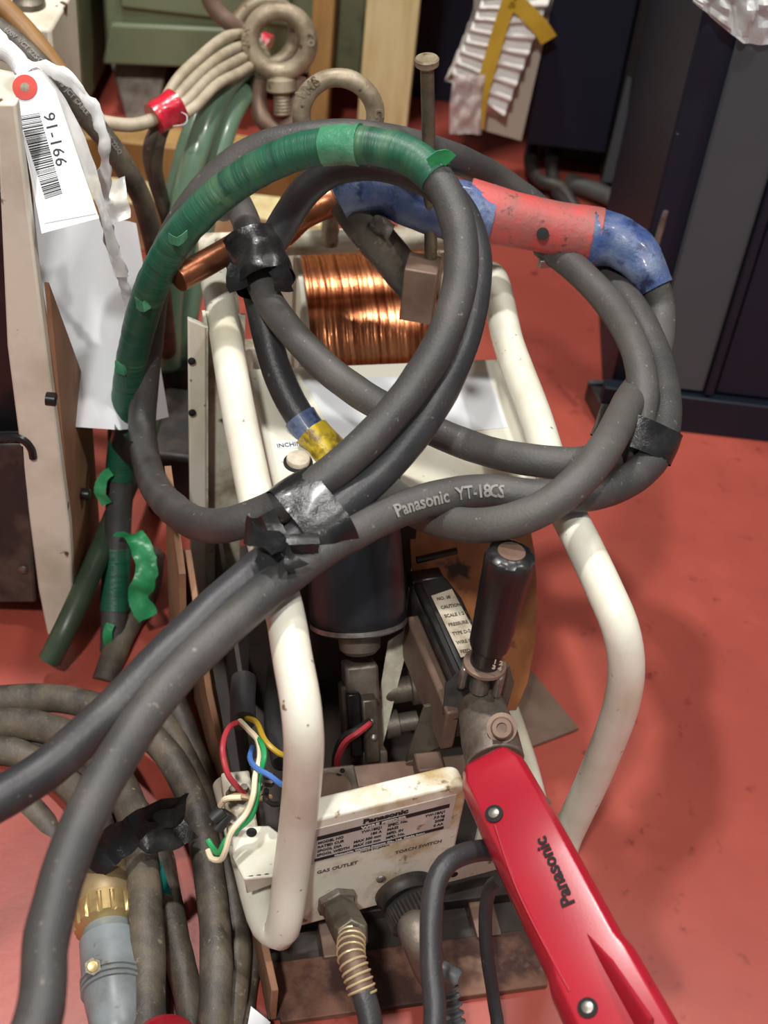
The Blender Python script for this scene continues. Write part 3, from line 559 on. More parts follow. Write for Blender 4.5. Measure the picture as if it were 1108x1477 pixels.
text_on_tube('Panasonic  YT-18CS', .0130, M['print_grey'], coil, PA, lnA[iP], CR, (CAM-PA[iP]), bold=.0003, flip=True)
for (x, y, d_, a_) in ((207, 441, 1.235, .008), (178, 532, 1.315, .009), (256, 346, 1.16, .006)):
    ribbon([D(x-12, y-4, d_), D(x, y+2, d_-.006), D(x+14, y-8, d_)], a_*.6, wdir=(0, .3, 1), crk=.004).build('tape_flap', M['green_pale'], coil)
# --- black tape joints
def wrap_tape(name_label, cat, c0, c1, ra, rb, side, mat=None, name='tape_wrap', ln=None, wob=.003, grp=None):
    path = [c0.lerp(c1, i/22) for i in range(23)]
    o = MB().tube(path, 1.0, 28, ell=(ra, rb), up0=side, wob=wob, wsc=38).build(name, mat or M['black_tape'], None, base=c0)
    return tag(o, name_label, cat, grp)
ta0 = D(470, 720, 1.045); ta1 = D(416, 755, 1.036)
jt = thing('tape_wrap', 'crumpled black tape binding two cables above the left cream rail', 'tape', ta0)
sd = D(457, 764, 1.03)-D(431, 712, 1.045)
def stadium(c, rad):
    def f(s, th, r):
        x, y = abs(math.cos(th)), abs(math.sin(th))
        if y > 1e-4 and x*rad/y <= c: return rad/y
        return c*x+math.sqrt(max(0, rad*rad-c*c*y*y))
    return f
MB().tube([ta0.lerp(ta1, i/22)+sd.normalized()*.006-ray(443, 740)*.004-(ta1-ta0)*.05 for i in range(23)], 1.0, 44, rfun=stadium(.0165, .0190), up0=sd, wob=.003, wsc=45, cap=False).build('wrap', M['black_tape'], jt)
ribbon([D(404, 752, 1.01), D(385, 762, 1.005), D(368, 768, 1.01), D(352, 763, 1.02)], .010, wdir=D(400, 790, 1)-D(395, 750, 1), crk=.006).build('tail', M['black_tape'], jt)
ribbon([D(385, 765, .998), D(392, 785, .985), D(412, 800, .980), D(425, 795, .985)], .013, wdir=D(385, 770, 1)-D(425, 790, 1), crk=.006).build('tail', M['black_tape'], jt)
ribbon([D(435, 770, 1.0), D(437, 785, .995), D(436, 796, 1.0)], .012, wdir=(1, .2, 0), crk=.004).build('tail', M['black_tape'], jt)
tb0 = D(362, 345, 1.246); tb1 = D(383, 408, 1.232)
jt2 = thing('tape_wrap', 'glossy black tape binding cables and the copper tube above the left rail', 'tape', tb0)
MB().tube([tb0.lerp(tb1, i/20) for i in range(21)], 1.0, 30, ell=(.0265, .025), up0=FV, wob=.0045, wsc=45, cap=False).build('wrap', M['black_tape'], jt2)
ribbon([D(345, 385, 1.215), D(340, 400, 1.215), D(345, 418, 1.22)], .009, wdir=FV, crk=.004).build('tail', M['black_tape'], jt2)
ribbon([D(398, 385, 1.20), D(408, 400, 1.205), D(410, 420, 1.215)], .008, wdir=FV, crk=.004).build('tail', M['black_tape'], jt2)
tc0 = D(880, 600, 1.135); tc1 = D(945, 668, 1.135)
cmid = D(918, 628, 1.155)
MBt = MB(); ctr = cmid; dirn = (D(925, 605, 1.155)-D(905, 655, 1.155)).normalized(); acr = (D(948, 672, 1.14)-D(880, 592, 1.14)).normalized()
tag(MBt.tube([ctr+dirn*(-.013+.026*i/10) for i in range(11)], 1.0, 32, ell=(.035, .0262), up0=acr, wob=.0022, wsc=50, cap=False).build('tape_wrap', M['black_tape'], None, base=ctr), 'black tape band tying the right-hand cables together below the blue taped grip', 'tape')
ctr = D(191, 632, 1.368); dirn = (D(194, 612, 1.36)-D(190, 655, 1.375)).normalized(); acr = (D(208, 632, 1.345)-D(176, 632, 1.405)).normalized()
tag(MB().tube([ctr+dirn*(-.013+.026*i/10) for i in range(11)], 1.0, 32, ell=(.043, .0165), up0=acr, wob=.002, wsc=50, cap=False).build('tape_wrap', M['black_tape'], None, base=ctr), 'black tape band tying the green-taped cable to its loop, left of the feeder', 'tape')
# --- plug end: blue and yellow tape
MB().tube(between(PE, (430, 598), (452, 628)), .0150, 18, wob=.0012, wsc=80).build('blue_wrap', M['blue_tape'], ce)
MB().tube([D(450, 622, 1.245), D(462, 637, 1.243), D(475, 652, 1.243), D(490, 668, 1.245)], .0155, 18, wob=.0035, wsc=70).build('yellow_wrap', M['yellow_tape'], ce)
MB().tube([D(528, 712, 1.20), D(545, 695, 1.205), D(556, 682, 1.215)], .0150, 18, wob=.0035, wsc=70).build('blue_wrap', M['blue_tape'], cd)
# --- copper tube stub taped into the bundle
q0 = D(256, 403, 1.215); q1 = D(345, 352, 1.25)
tag(MB().tube([q0.lerp(q1, i/12) for i in range(13)], .0118, 20).build('copper_tube', M['copper_tube'], None, base=q0, bevel=.001), 'short copper tube stub jutting left from the black tape', 'copper tube')
tag(MB().tube(spline([D(395, 345, 1.33), D(432, 312, 1.33), D(480, 290, 1.34), D(560, 300, 1.35)], .006), .016, 14, wob=.003, wsc=60).build('copper_strap', M['copper_tube'], None, base=D(395, 345, 1.33)), 'bright bare copper strap behind the blue taped torch neck', 'copper strap')
# ================================================================== TORCH WITH RED HANDLE
th = thing('welding_torch', 'worn red-handled welding torch with blue tape at both ends, lying across the feeder top', 'torch', D(690, 310, 1.28))
hp = spline([D(672, 300, 1.275), D(720, 312, 1.275), D(780, 325, 1.28), D(830, 336, 1.285), D(864, 343, 1.285)], .006)
hd = MB().tube(hp, [.0255+.0015*math.cos(i/len(hp)*6) for i in range(len(hp))], 28, ell=(1.02, .95), wob=.0007, wsc=40).build('handle', M['handle_red'], th, bevel=.001)
hs = D(783, 337, 1.255); MB().lathe(hs, -ray(783, 337), [(-.006, .0055), (.0022, .0055), (.0024, .0045)], 14).build('screw_hole', M['hole'], hd)
MB().tube(spline([p + UP*.0235 - FU*.004 for p in hp[6:-2]], .004), .0007, 6).build('shell_seam', M['hole'], hd)
MB().tube(spline([D(482, 285, 1.255), D(505, 272, 1.255), D(545, 270, 1.26), D(590, 290, 1.265), D(640, 305, 1.27), D(700, 316, 1.275)], .006), [.0165]*12+[.0225]*200, 24, wob=.0022, wsc=55).build('blue_wrap', M['blue_tape'], th) if False else None
bpth = spline([D(484, 286, 1.255), D(508, 274, 1.255), D(548, 272, 1.26), D(595, 288, 1.265), D(645, 300, 1.27), D(706, 312, 1.275)], .006)
MB().tube(bpth, [.0200+.0070*min(1, max(0, (i/len(bpth)-.15)/.5)) for i in range(len(bpth))], 26, wob=.0025, wsc=55).build('blue_wrap', M['blue_tape'], th)
bp2 = spline([D(850, 341, 1.285), D(885, 347, 1.285), D(915, 366, 1.28), D(935, 392, 1.278), D(947, 415, 1.278)], .005)
MB().tube(bp2, [.0265-.0110*(i/len(bp2))**1.1 for i in range(len(bp2))], 26, wob=.0022, wsc=60).build('blue_wrap', M['blue_tape'], th)
MB().tube(spline([D(502, 290, 1.265), D(530, 330, 1.28), D(565, 372, 1.305), D(604, 420, 1.335)], .006), .0182, 22, wob=.0006, wsc=50).build('neck', M['rubber_dust'], th)
MB().tube(spline([D(540, 318, 1.258), D(552, 326, 1.256), D(566, 333, 1.256)], .003), .007, 12, wob=.004, wsc=120).build('torn_rubber', M['rubber_dust'], th)
MB().box(D(795, 378, 1.30), FV*.012, FU*.004, UP*.004).build('hanger_clip', M['steel'], th, bevel=.001)
# steel block with a long bolt
bt = thing('bolt_block', 'square steel block holding a long upright headed bolt beside the loop of cable', 'bolt', D(606, 412, 1.30))
bc = D(607, 408, 1.292); ba = math.radians(-20)
bxa = FV*math.cos(ba)+FU*math.sin(ba); bya = FU*math.cos(ba)-FV*math.sin(ba)
MB().box(bc-UP*.006, bxa*.0150, bya*.0150, UP*.028).build('block', M['rust_plate'], bt, bevel=.0015)
b1 = D(622, 378, 1.288); b0 = D(616, 92, 1.155); bd = (b0-b1)
bq = MB().tube([b1-bd.normalized()*.012]+[b1.lerp(b0, i/20) for i in range(21)], .0058, 16, wob=.0003, wsc=60).build('bolt_shank', M['nail'], bt)
MB().lathe(b0, bd, [(-.004, .006), (-.001, .0098), (.004, .0102), (.0055, .009), (.006, .0001)], 24).build('bolt_head', M['bolt'], bt)
# ================================================================== EYE BOLTS
def eyebolt(name, label, c, rmaj, rmin, ax, base_pt, mat, words, grp=None):
    """ring facing ax, standing on a collar and stem down to base_pt"""
    t = thing(name, label, 'eye bolt', base_pt, grp); ax = Vec(ax).normalized(); a = (c-Vec(base_pt)); a = (a-ax*a.dot(ax)).normalized(); b = ax.cross(a)
    MB().tube(ring_pts(c, a, b, rmaj, 56), rmin, 18, closed=True, wob=.0006, wsc=60).build('ring', mat, t)
    MB().lathe(c-a*(rmaj+rmin*.4), -a, [(0, rmin*1.0), (.004, rmin*1.6), (.016, rmin*1.7), (.018, rmin*1.5)], 24).build('collar', mat, t)
    e = c-a*(rmaj+rmin*.4+.018); ln = max(.005, (e-Vec(base_pt)).dot(a))
    MB().lathe(e, -a, [(x*ln/14, rmin*(1.0 if x % 2 else .9)) for x in range(15)], 20).build('threaded_stem', mat, t)
    for wtxt, ang, sz in words:
        th_ = math.radians(ang); o0 = c + (a*math.cos(th_)-b*math.sin(th_))*rmaj*-1*-1 + ax*(rmin-.0002)
        tang = (a*-math.sin(th_)-b*math.cos(th_))
        text(wtxt, sz, mat, t, o0-tang*(sz*.32*len(wtxt)), tang, (a*math.cos(th_)-b*math.sin(th_)), .0004, .0008)
    return t
facing = (CAM-D(488, 170, 1.34)); facing.z *= .35
e1c = D(488, 166, 1.32)
eyebolt('eye_bolt', 'large galvanized lifting eye bolt standing upright behind the green cable arc', e1c, .0345, .0088, facing, Vec((e1c.x, e1c.y, .348)), M['bolt'], [('VMS', -48, .013), ('C', 78, .012)])
e2c = D(403, 60, 1.62); f2 = (CAM-e2c); f2.z *= .6; f2 += Vec((-.15, 0, 0))
e2b = D(408, 165, 1.66)
eyebolt('eye_bolt', 'dusty eye bolt with raised letters and threaded stem, at top beside the beige cables', e2c, .0335, .0105, f2, e2b, M['bolt'], [('ORN/SV', -85, .010), ('DO', 82, .010)])
sh = thing('lifting_shackle', 'rusty forked bracket holding the dusty eye bolt, above the green hoses', 'shackle', e2b)
for px in (372, 428):
    MB().tube(spline([D(px+2, 112, 1.65), D(px, 140, 1.66), D(px+ (6 if px < 400 else -4), 170, 1.665), D(402, 192, 1.67)], .005), .0105, 14, wob=.001, wsc=60).build('fork_arm', M['rust_plate'], sh)
rl = thing('ring_link', 'plain steel ring linked through the lettered eye bolt', 'ring', D(375, 55, 1.67))
rc = D(382, 48, 1.665); rn = (CAM-rc); rn.z *= .5; rn += Vec((.5, 0, 0)); rn.normalize(); ra_ = (UP-rn*UP.dot(rn)).normalized(); rb_ = rn.cross(ra_)
MB().tube(ring_pts(rc, ra_, rb_, .037, 48), .0085, 16, closed=True, wob=.0006).build('link', M['bolt'], rl)
MB().tube(spline([D(300, -12, 1.62)+UP*.5, D(298, -20, 1.62)+UP*.1, D(302, -6, 1.62), D(312, 14, 1.63), D(330, 32, 1.64), D(345, 38, 1.65)], .004), .010, 14, wob=.001).build('hook_end', M['rust_plate'], rl)
# ================================================================== RED CONNECTOR BODY AND PLUGS AT THE FRONT
# built in its own frame: s along the body, w across, h outward (toward the viewer)
t0 = D(706, 1108, 1.105); t1 = D(905, 1500, .955)
tx = (t1-t0).normalized(); tn = (CAM-D(800, 1290, 1.03)); tn = (tn-tx*tn.dot(tx)).normalized(); tw = tn.cross(tx).normalized()
if (tw.dot(Vec((1, 0, 0)))) < 0: tw = -tw
gun = thing('torch_connector', 'glossy red plastic torch connector body running from the grey adaptor to the bottom right', 'torch connector', t0)
tl = (t1-t0).length
def tp(s, w, h): return t0+tx*s+tw*w+tn*h
secs = [(-.006, .016, .012, -.020), (-.002, .021, .0165, -.024), (.012, .0275, .0195, -.024), (.040, .0285, .0195, -.024), (.046, .0290, .0220, -.025), (.10, .0300, .0225, -.026), (.17, .0310, .0228, -.026), (tl-.05, .034, .0225, -.026), (tl+.04, .037, .0225, -.026)]
m = MB(); rings = []
for (s, w, h, lo) in secs:
    prof = [(-w, lo*.8), (-w, -.004), (-w*.93, h*.6), (-w*.70, h), (w*.80, h), (w*.95, h*.7), (w, -.002), (w, lo*.8), (w*.8, lo), (-w*.8, lo)]
    rings.append(len(m.v)); m.v += [tp(s, a, b) for a, b in prof]
for i in range(len(rings)-1):
    for k in range(10):
        k2 = (k+1) % 10; m.face([rings[i]+k, rings[i]+k2, rings[i+1]+k2, rings[i+1]+k])
m.face([rings[0]+k for k in range(10)][::-1]); m.face([rings[-1]+k for k in range(10)])
body = m.build('connector_body', M['gun_red'], gun, bevel=.0035, seg=3, angle=60)
def gpt(px, py, off=0): return PL(px, py, t0+tn*.0225, tn)+tn*off
def gscrew(px, py, r=.0048):
    c = gpt(px, py, .0005); MB().lathe(c, tn, [(-.004, r*1.45), (.0006, r*1.45), (.0008, r*1.2)], 20).build('screw_recess', M['hole'], body)
    s = MB().lathe(c, tn, [(.0008, r*.95), (.0018, r*.85), (.0024, r*.4), (.0024, .0001)], 16).build('screw', M['steel'], body)
gscrew(713, 1174); gscrew(848, 1454)
for px, py in ((780, 1152), (932, 1428)):
    MB().lathe(gpt(px, py)-tn*.010, tn+tw*1.0, [(0, .0045), (.004, .0043), (.005, .002)], 14).build('screw', M['steel'], body)
text('Panasonic', .0135, M['hole'], body, gpt(830, 1303, .0008), gpt(789, 1222)-gpt(826, 1305), -tw, .0004, .0002, sx=1.05)
# raised ridge toward the lower end
MB().tube([gpt(845, 1350, -.004), gpt(880, 1400, .0005), gpt(935, 1490, .003)], [.004, .010, .014], 24, ell=(1.2, .28)).build('grip_swell', M['gun_red'], body)
MB().tube(spline([gpt(714, 1190, .0003), gpt(745, 1280, .0003), gpt(800, 1390, .0003), gpt(822, 1430, .0003)], .005), .0009, 8).build('mould_line', M['gun_red'], body)
def lead(name, label, pts, r, mat, cat='cable', **k): return cable(name, label, cat, pts, M[mat], r=r, **k)
# switch lead out of the red body into the round plug, second lead down to the floor
swl, psw = lead('switch_lead', 'smooth black lead curving from the red connector down past the round plug', [(716, 1226, 1.085), (700, 1226, 1.08), (672, 1231, 1.065), (644, 1246, 1.05), (628, 1275, 1.04), (622, 1320, 1.03), (622, 1390, 1.02), (624, 1500, 1.0), Vec((.03, .36, .10)), Vec((.02, .28, .009)), Vec((-.02, .08, .009))], .0083, 'rubber_black', wob=.0002)
swl2, psw2 = lead('switch_lead', 'thin black lead hanging under the red connector', [(722, 1268, 1.10), (708, 1280, 1.12), (701, 1310, 1.13), (702, 1370, 1.14), (712, 1440, 1.15), (716, 1500, 1.15), Vec((.09, .46, .006)), Vec((.08, .2, .006))], .0055, 'rubber_black', wob=.0002)
# round plug and its angled backshell
pg = thing('round_plug', 'black knurled round plug with grey angled backshell on the nameplate panel', 'plug', sc+PN*.012)
p1 = D(600, 1345, 1.115); pax = (PN*1.0 + PX*.12 - UP*.1).normalized()
def kn(t, th, r): return r*(1+.025*math.cos(44*th)) if .004 < t < .02 else r
MB().lathe(sc+PN*.011, pax, [(0, .021), (.003, .0235), (.005, .0238), (.019, .0238), (.021, .0215), (.024, .018)], 132, flute=kn).build('coupling_nut', M['black_dusty'], pg)
MB().tube(spline([sc+PN*.030, sc+PN*.040-UP*.002, D(602, 1345, 1.115), D(622, 1395, 1.12), D(638, 1420, 1.125)], .004), [.0175]*5+[.0165]*5+[.0155]*4+[.0145]*200, 24).build('backshell', M['alu'], pg)
MB().lathe(D(664, 1411, 1.095), D(640, 1400, 1.1)-D(664, 1411, 1.095), [(0, .005), (.002, .0068), (.016, .0072)], 18).build('clamp_boss', M['plug_grey'], pg)
bpth_ = [D(640, 1425, 1.125).lerp(D(655, 1500, 1.12), i/24) for i in range(25)]
MB().tube(bpth_, [.0105+(.0016 if i % 4 < 2 else -.0012) for i in range(25)], 20).build('strain_relief', M['plug_grey'], pg)
MB().tube(spline([bpth_[-2], D(660, 1540, 1.12), Vec((.05, .42, .006)), Vec((.05, .15, .006))], .006), .006, 12).build('cord', M['rubber_black'], pg)
# gas hose: hex nut, spring guard, hose
gh = thing('gas_hose', 'black gas hose with a brass-toned hex nut and spring guard on the gas outlet', 'hose', gc+PN*.012)
n0 = gc+PN*.011; n1 = D(508, 1350, 1.085); na = (n1-n0).normalized(); nl = (n1-n0).length
MB().lathe(n0, na, [(-.002, .012), (.006, .012), (.0061, .0146), (nl-.004, .0146), (nl, .0125)], 6).build('hex_nut', M['steel_dark'], gh, bevel=.001)
hps = spline([n1-na*.004, D(507, 1380, 1.07), D(520, 1420, 1.06), D(534, 1500, 1.05), Vec((-.01, .40, .06)), Vec((-.015, .32, .0095)), Vec((-.03, .1, .0095))], .004)
MB().tube(hps, .0092, 18).build('hose', M['rubber_black'], gh)
cp_ = spline([n1-na*.002, D(507, 1380, 1.07), D(517, 1412, 1.062), D(524, 1436, 1.058)], .0003); frs = frames(cp_); hx = []
for i in range(0, len(cp_)):
    ph = i/len(cp_)*2*math.pi*10; t_, a_, b_ = frs[i]; hx.append(cp_[i]+a_*math.cos(ph)*.0104+b_*math.sin(ph)*.0104)
MB().tube(hx, .0010, 6).build('spring_guard', M['spring'], gh)
for i in range(6):
    MB().tube(cp_[::12], .0099, 18).build('guard_sleeve', M['rust_plate'], gh) if i == 0 else None

# ================================================================== LEFT MACHINE (cream frame, black face, shaded side coloured brown)
lm = thing('welding_machine', 'cream painted welding machine at the left edge with worn cream corner post and black face', 'welding machine', (-.42, 1.2, 0))
yf = .950
xa, xb = Y(52, 700, yf).x, Y(92, 700, yf).x
def yl(px, py, y=yf): return Y(px, py, y)
MB().prism([yl(-6, 150), yl(22, 150), yl(66, 500), yl(100, 760), yl(108, 905), yl(72, 935), yl(55, 850), yl(10, 500)], (0, .012, 0)).build('corner_post', M['cream_worn'], lm, bevel=.002)
xs = yl(97, 700).x-.003
MB().prism([(xs, yf+.011, .02), (xs, yf+.11, .02), (xs, yf+.11, .23), (xs, yf+.011, .43)], (-.004, 0, 0)).build('side_sheet', M['brown_board_shaded_cream'], lm)  # cream side in shade; the shade is put into its brown colour
MB().aabox(-.80, yl(20, 500).x-.005, yf+.03, yf+.11, .02, .50).build('black_face', M['black_plastic'], lm, bevel=.002)
MB().prism([yl(-60, 870), yl(52, 870), yl(38, 640), yl(-60, 640)], (0, .02, 0)).build('lower_panel', M['black_dusty'], lm, bevel=.003)
MB().tube(spline([yl(-20, 632), yl(30, 632), yl(44, 645), yl(48, 660)], .003), .004, 8).build('panel_edge', M['black_plastic'], lm)
screw(yl(33, 821, yf-.002), Vec((0, -1, 0)), .0045, lm, M['steel'])
for px, py in ((67, 575), (117, 712)): MB().lathe(PL(px, py, Vec((xs, 0, 0)), Vec((1, 0, 0))), Vec((1, 0, .0)), [(0, .006), (.008, .006), (.009, .004)], 10).build('side_bolt', M['black_plastic'], lm)
MB().aabox(-.80, -.30, 1.10, 1.42, .62, .66).build('top_cover', M['cream_worn'], lm, bevel=.004) if False else None
tcx = D(60, 80, 1.50)
MB().aabox(-.80, tcx.x+.012, tcx.y, tcx.y+.11, .0, tcx.z+.03).build('rear_cover', M['cream_worn'], lm, bevel=.004)
screw(Vec((D(33, 30, 1.5).x, tcx.y+.05, tcx.z+.03)), UP, .018, lm, M['steel_dark'])
MB().lathe(Vec((D(33, 30, 1.5).x, tcx.y+.05, tcx.z+.042)), UP, [(0, .010), (.014, .010)], 6).build('hex_bolt', M['steel_dark'], lm)
MB().prism([D(-20, 100, 1.22), D(30, 110, 1.24), D(70, 190, 1.25), D(60, 235, 1.24), D(-20, 260, 1.2)], (-.002, .02, -.008)).build('top_bracket', M['cream_worn'], lm, bevel=.002)

# ================================================================== TAGS AND WHITE SHEET
ws_o = D(120, 300, 1.34)
def sheet_fn(u, v):
    tl_, tr_, bl_, br_ = D(36, 288, 1.27), D(196, 322, 1.38), D(100, 615, 1.33), D(243, 602, 1.42)
    p = tl_.lerp(tr_, u).lerp(bl_.lerp(br_, u), v)
    return p + Vec((.2, -1, .1))*(.012*math.sin(u*3.0)*v + .006*noise.noise(Vec((u*3, v*2, .3))))
wsht = tag(MB().sheet(sheet_fn, 16, 16, .0005).build('paper_sheet', M['paper'], None, base=ws_o), 'blank white paper sheet hanging below the barcode tag', 'sheet')
bt_o = D(36, 126, 1.12)
tagt = thing('barcode_tag', 'white barcode tag with red eyelet reading 91-166, hung on white twine', 'tag', bt_o)
q = [D(20, 112, 1.12), D(66, 96, 1.12), D(143, 316, 1.13), D(60, 337, 1.13)]
tgx = (D(140, 305, 1.13)-D(63, 332, 1.13)).normalized()
tgn = ((q[1]-q[0]).cross(q[3]-q[0])).normalized()
if tgn.dot(CAM-q[0]) < 0: tgn = -tgn
def tg(px, py, off=.0): return PL(px, py, q[0]+tgn*off, tgn)
card = MB().prism([tg(22, 108), tg(56, 100), tg(80, 130), tg(143, 315), tg(60, 337), tg(20, 128)], -tgn*.0006).build('card', M['paper'], tagt)
ec = tg(36, 126, .0003)
MB().lathe(ec, tgn, [(0, .0098), (.0006, .0098), (.0008, .0035), (.0002, .0034)], 28, cap=False).build('eyelet', M['eyelet'], tagt)
MB().lathe(ec, tgn, [(0, .0036), (.0009, .0036)], 16).build('eyelet_hole', M['steel_dark'], tagt)
stick = MB().prism([tg(27, 164, .0002), tg(83, 158, .0002), tg(139, 308, .0002), tg(64, 322, .0002)], tgn*.0003).build('sticker', M['white_label'], tagt)
bc0, bc1 = tg(27, 168, .0006), tg(57, 163, .0006); bd0, bd1 = tg(65, 287, .0006), tg(90, 279, .0006)
mbar = MB(); s = 0; rnd = random.Random(3)
while s < 1:
    wd = rnd.choice([.006, .006, .012, .018]); e = min(1, s+wd)
    lo = .04 if s < .06 or s > .95 else 0
    a, b, c, d = bc0.lerp(bd0, s), bc1.lerp(bd1, s), bc1.lerp(bd1, e), bc0.lerp(bd0, e)
    mbar.prism([a, b, c, d], tgn*.0001); s = e+rnd.choice([.007, .009, .014])
mbar.build('barcode', M['ink'], tagt)
text('91-166', .0130, M['ink'], tagt, tg(62, 164, .0006), tg(82, 242)-tg(62, 164), tg(82, 158)-tg(60, 165), .00005, .0001, sx=1.12, spacing=1.05)
tw_o = D(40, 95, 1.2)
twn = thing('white_twine', 'white plastic twine and clear film hanging from the barcode tag', 'twine', tw_o)
MB().tube(spline([D(-20, 40, 1.17), D(10, 65, 1.17), D(40, 98, 1.16), D(75, 100, 1.155), (D(105, 120, 1.15)), D(135, 155, 1.15), D(150, 200, 1.16), D(152, 240, 1.18), D(150, 275, 1.20), D(152, 320, 1.22), D(170, 380, 1.25), D(186, 440, 1.29)], .004), .0046, 12, wob=.004, wsc=110, ell=(1.3, .6)).build('twine', M['twine'], twn)
MB().tube(spline([D(-20, 62, 1.16), D(15, 80, 1.15), D(45, 110, 1.14)], .004), .008, 12, wob=.005, wsc=60).build('knot', M['twine'], twn)
def film_fn(u, v):
    a = spline([D(42, 92, 1.135), D(75, 150, 1.13), D(110, 220, 1.13), D(140, 300, 1.14), D(165, 400, 1.2)], .01); b = spline([D(60, 95, 1.16), D(105, 160, 1.155), D(138, 240, 1.155), D(160, 320, 1.165), D(185, 400, 1.21)], .01)
    p = a[int(u*(len(a)-1))].lerp(b[int(u*(len(b)-1))], v); return p + Vec((0, -1, .5))*(.006*noise.noise(p*60))
MB().sheet(film_fn, 26, 5, .0004).build('clear_film', M['film'], twn)
MB().sheet(lambda u, v: D(145+35*u+8*v, 268+60*v-14*u, 1.2+.02*u)+Vec((0, -1, .4))*(.008*noise.noise(Vec((u*3, v*3, 1)))), 8, 10, .0004).build('film_tail', M['film'], twn)

# ================================================================== HOSES AND CABLES AT TOP LEFT
lead('tan_cable', 'tan brown rubber cable slanting down from the top left corner', [(-20, -12, 1.36), (20, 26, 1.37), (62, 75, 1.38), (112, 145, 1.40), (165, 220, 1.44), (210, 300, 1.50), (228, 370, 1.58), (236, 440, 1.66), (238, 500, 1.72)], .0105, 'tan_cable', wob=.0003)
pr, ppr = lead('printed_cable', 'dark grey cable with worn white printing, beside the tan one at top left', [(-20, 30, 1.33), (20, 58, 1.335), (62, 98, 1.34), (110, 152, 1.36), (160, 210, 1.39), (198, 272, 1.43), (217, 330, 1.48), (230, 400, 1.55), (240, 480, 1.64), (243, 520, 1.70)], .0105, 'rubber_dust', wob=.0003)
text_on_tube('600V  VCT 22SQ 3C  1998  JCT CABLE   600V VCT 22SQ', .0062, M['print_grey'], pr, ppr, .02, .0105, CAM-ppr[20]+Vec((.3, 0, .6)), bold=.0001)
bgd = thing('beige_cable_bundle', 'beige thin cables gathered by shiny red tape, left of the eye bolt', 'cables', D(240, 160, 1.5))
MB().tube(spline([D(85, 150, 1.47), D(120, 166, 1.47), D(155, 177, 1.47), D(195, 180, 1.48), D(225, 170, 1.49), D(245, 155, 1.5)], .005), .0072, 12).build('strand', M['beige_cable'], bgd)
for k, (dx, dy) in enumerate(((-3, -16), (4, 0), (11, 13), (18, 26))):
    MB().tube(spline([D(232+dx*.6, 166+dy*.4, 1.5), D(258+dx, 132+dy, 1.51), D(292+dx, 98+dy, 1.54), D(330+dx, 72+dy*1.2, 1.60), D(372+dx*.6, 62+dy*.7, 1.70)], .005), .0062, 12).build('strand', M['beige_cable'], bgd)
for pts in ([(232, 172, 1.505), (218, 200, 1.51), (214, 225, 1.53), (222, 262, 1.57), (238, 320, 1.62), (244, 400, 1.68)], [(240, 175, 1.505), (230, 205, 1.515), (226, 240, 1.54), (236, 290, 1.6), (246, 340, 1.64), (250, 420, 1.70)]):
    MB().tube(spline([D(*p) for p in pts], .005), .0066, 12).build('strand', M['rubber_dust'], bgd)
MB().tube([D(222, 172, 1.492).lerp(D(256, 150, 1.50), i/10) for i in range(11)], .0185, 20, wob=.0035, wsc=60).build('red_wrap', M['red_tape'], bgd)
MB().tube(spline([D(258, 160, 1.49), D(270, 168, 1.48), D(268, 178, 1.48), D(250, 182, 1.485)], .003), .0006, 6).build('loose_thread', M['twine'], bgd)
MB().tube([D(376, 60, 1.72).lerp(D(388, 66, 1.72), i/6) for i in range(7)], .014, 16, wob=.003, wsc=60).build('red_wrap', M['red_tape'], bgd)
hoses = [([(372, 92, 1.70), (335, 112, 1.62), (305, 158, 1.585), (286, 212, 1.575), (268, 275, 1.59), (254, 360, 1.62), (246, 450, 1.66), (244, 540, 1.70)], 'green hose nearest the front of the three behind the green-taped cable'),
         ([(385, 112, 1.72), (352, 135, 1.66), (330, 172, 1.63), (314, 225, 1.625), (300, 290, 1.64), (286, 370, 1.67), (270, 460, 1.70), (258, 540, 1.73)], 'green hose on the right of the three, below the lettered eye bolt'),
         ([(345, 100, 1.70), (300, 140, 1.64), (276, 200, 1.62), (256, 270, 1.63), (240, 350, 1.66), (236, 450, 1.69), (238, 540, 1.72)], 'green hose on the left of the three, by the red tape')]
for pts, lbt in hoses: lead('green_hose', lbt, pts, .0135, 'green_hose', 'hose', group='green hoses behind the feeder', wob=.0002)
c0 = D(247, 545, 1.705); tag(MB().tube([D(244, 525, 1.70).lerp(D(250, 575, 1.725), i/12) for i in range(13)], 1, 24, ell=(.030, .024), up0=(1, 0, 0), wob=.004, wsc=50).build('tape_wrap', M['black_tape'], None, base=c0), 'black tape gathering the green hoses beside the white sheet', 'tape')
jb = Z(262, 720, 0)
tag(MB().box(jb+UP*.045+Vec((0, .03, 0)), (.034, 0, 0), (0, .06, 0), UP*.045).build('black_case', M['black_dusty'], None, bevel=.006, base=jb), 'black case on the floor behind the cream upright', 'case')
lead('hose_tail', 'dark bundle tail below the taped green hoses', [(248, 572, 1.73), (252, 610, 1.75), (256, 650, 1.74), (262, 690, 1.70)], .022, 'black_dusty', 'hose', wob=.002)
lead('dark_green_hose', 'dark green hose lying at a slant against the foot of the cream corner post', [(72, 952, 1.40), (95, 905, 1.395), (130, 828, 1.42), (165, 745, 1.47), (200, 660, 1.53), (222, 600, 1.59)], .0115, 'dark_green_hose', 'hose', wob=.0004)
lead('floor_cable', 'dark cable on the floor under the green tape, heading to the feeder', [(150, 985, 1.425), (165, 945, 1.44), (185, 900, 1.465), (205, 870, 1.49), (215, 840, 1.51), (220, 800, 1.54)], .013, 'rubber_dust')

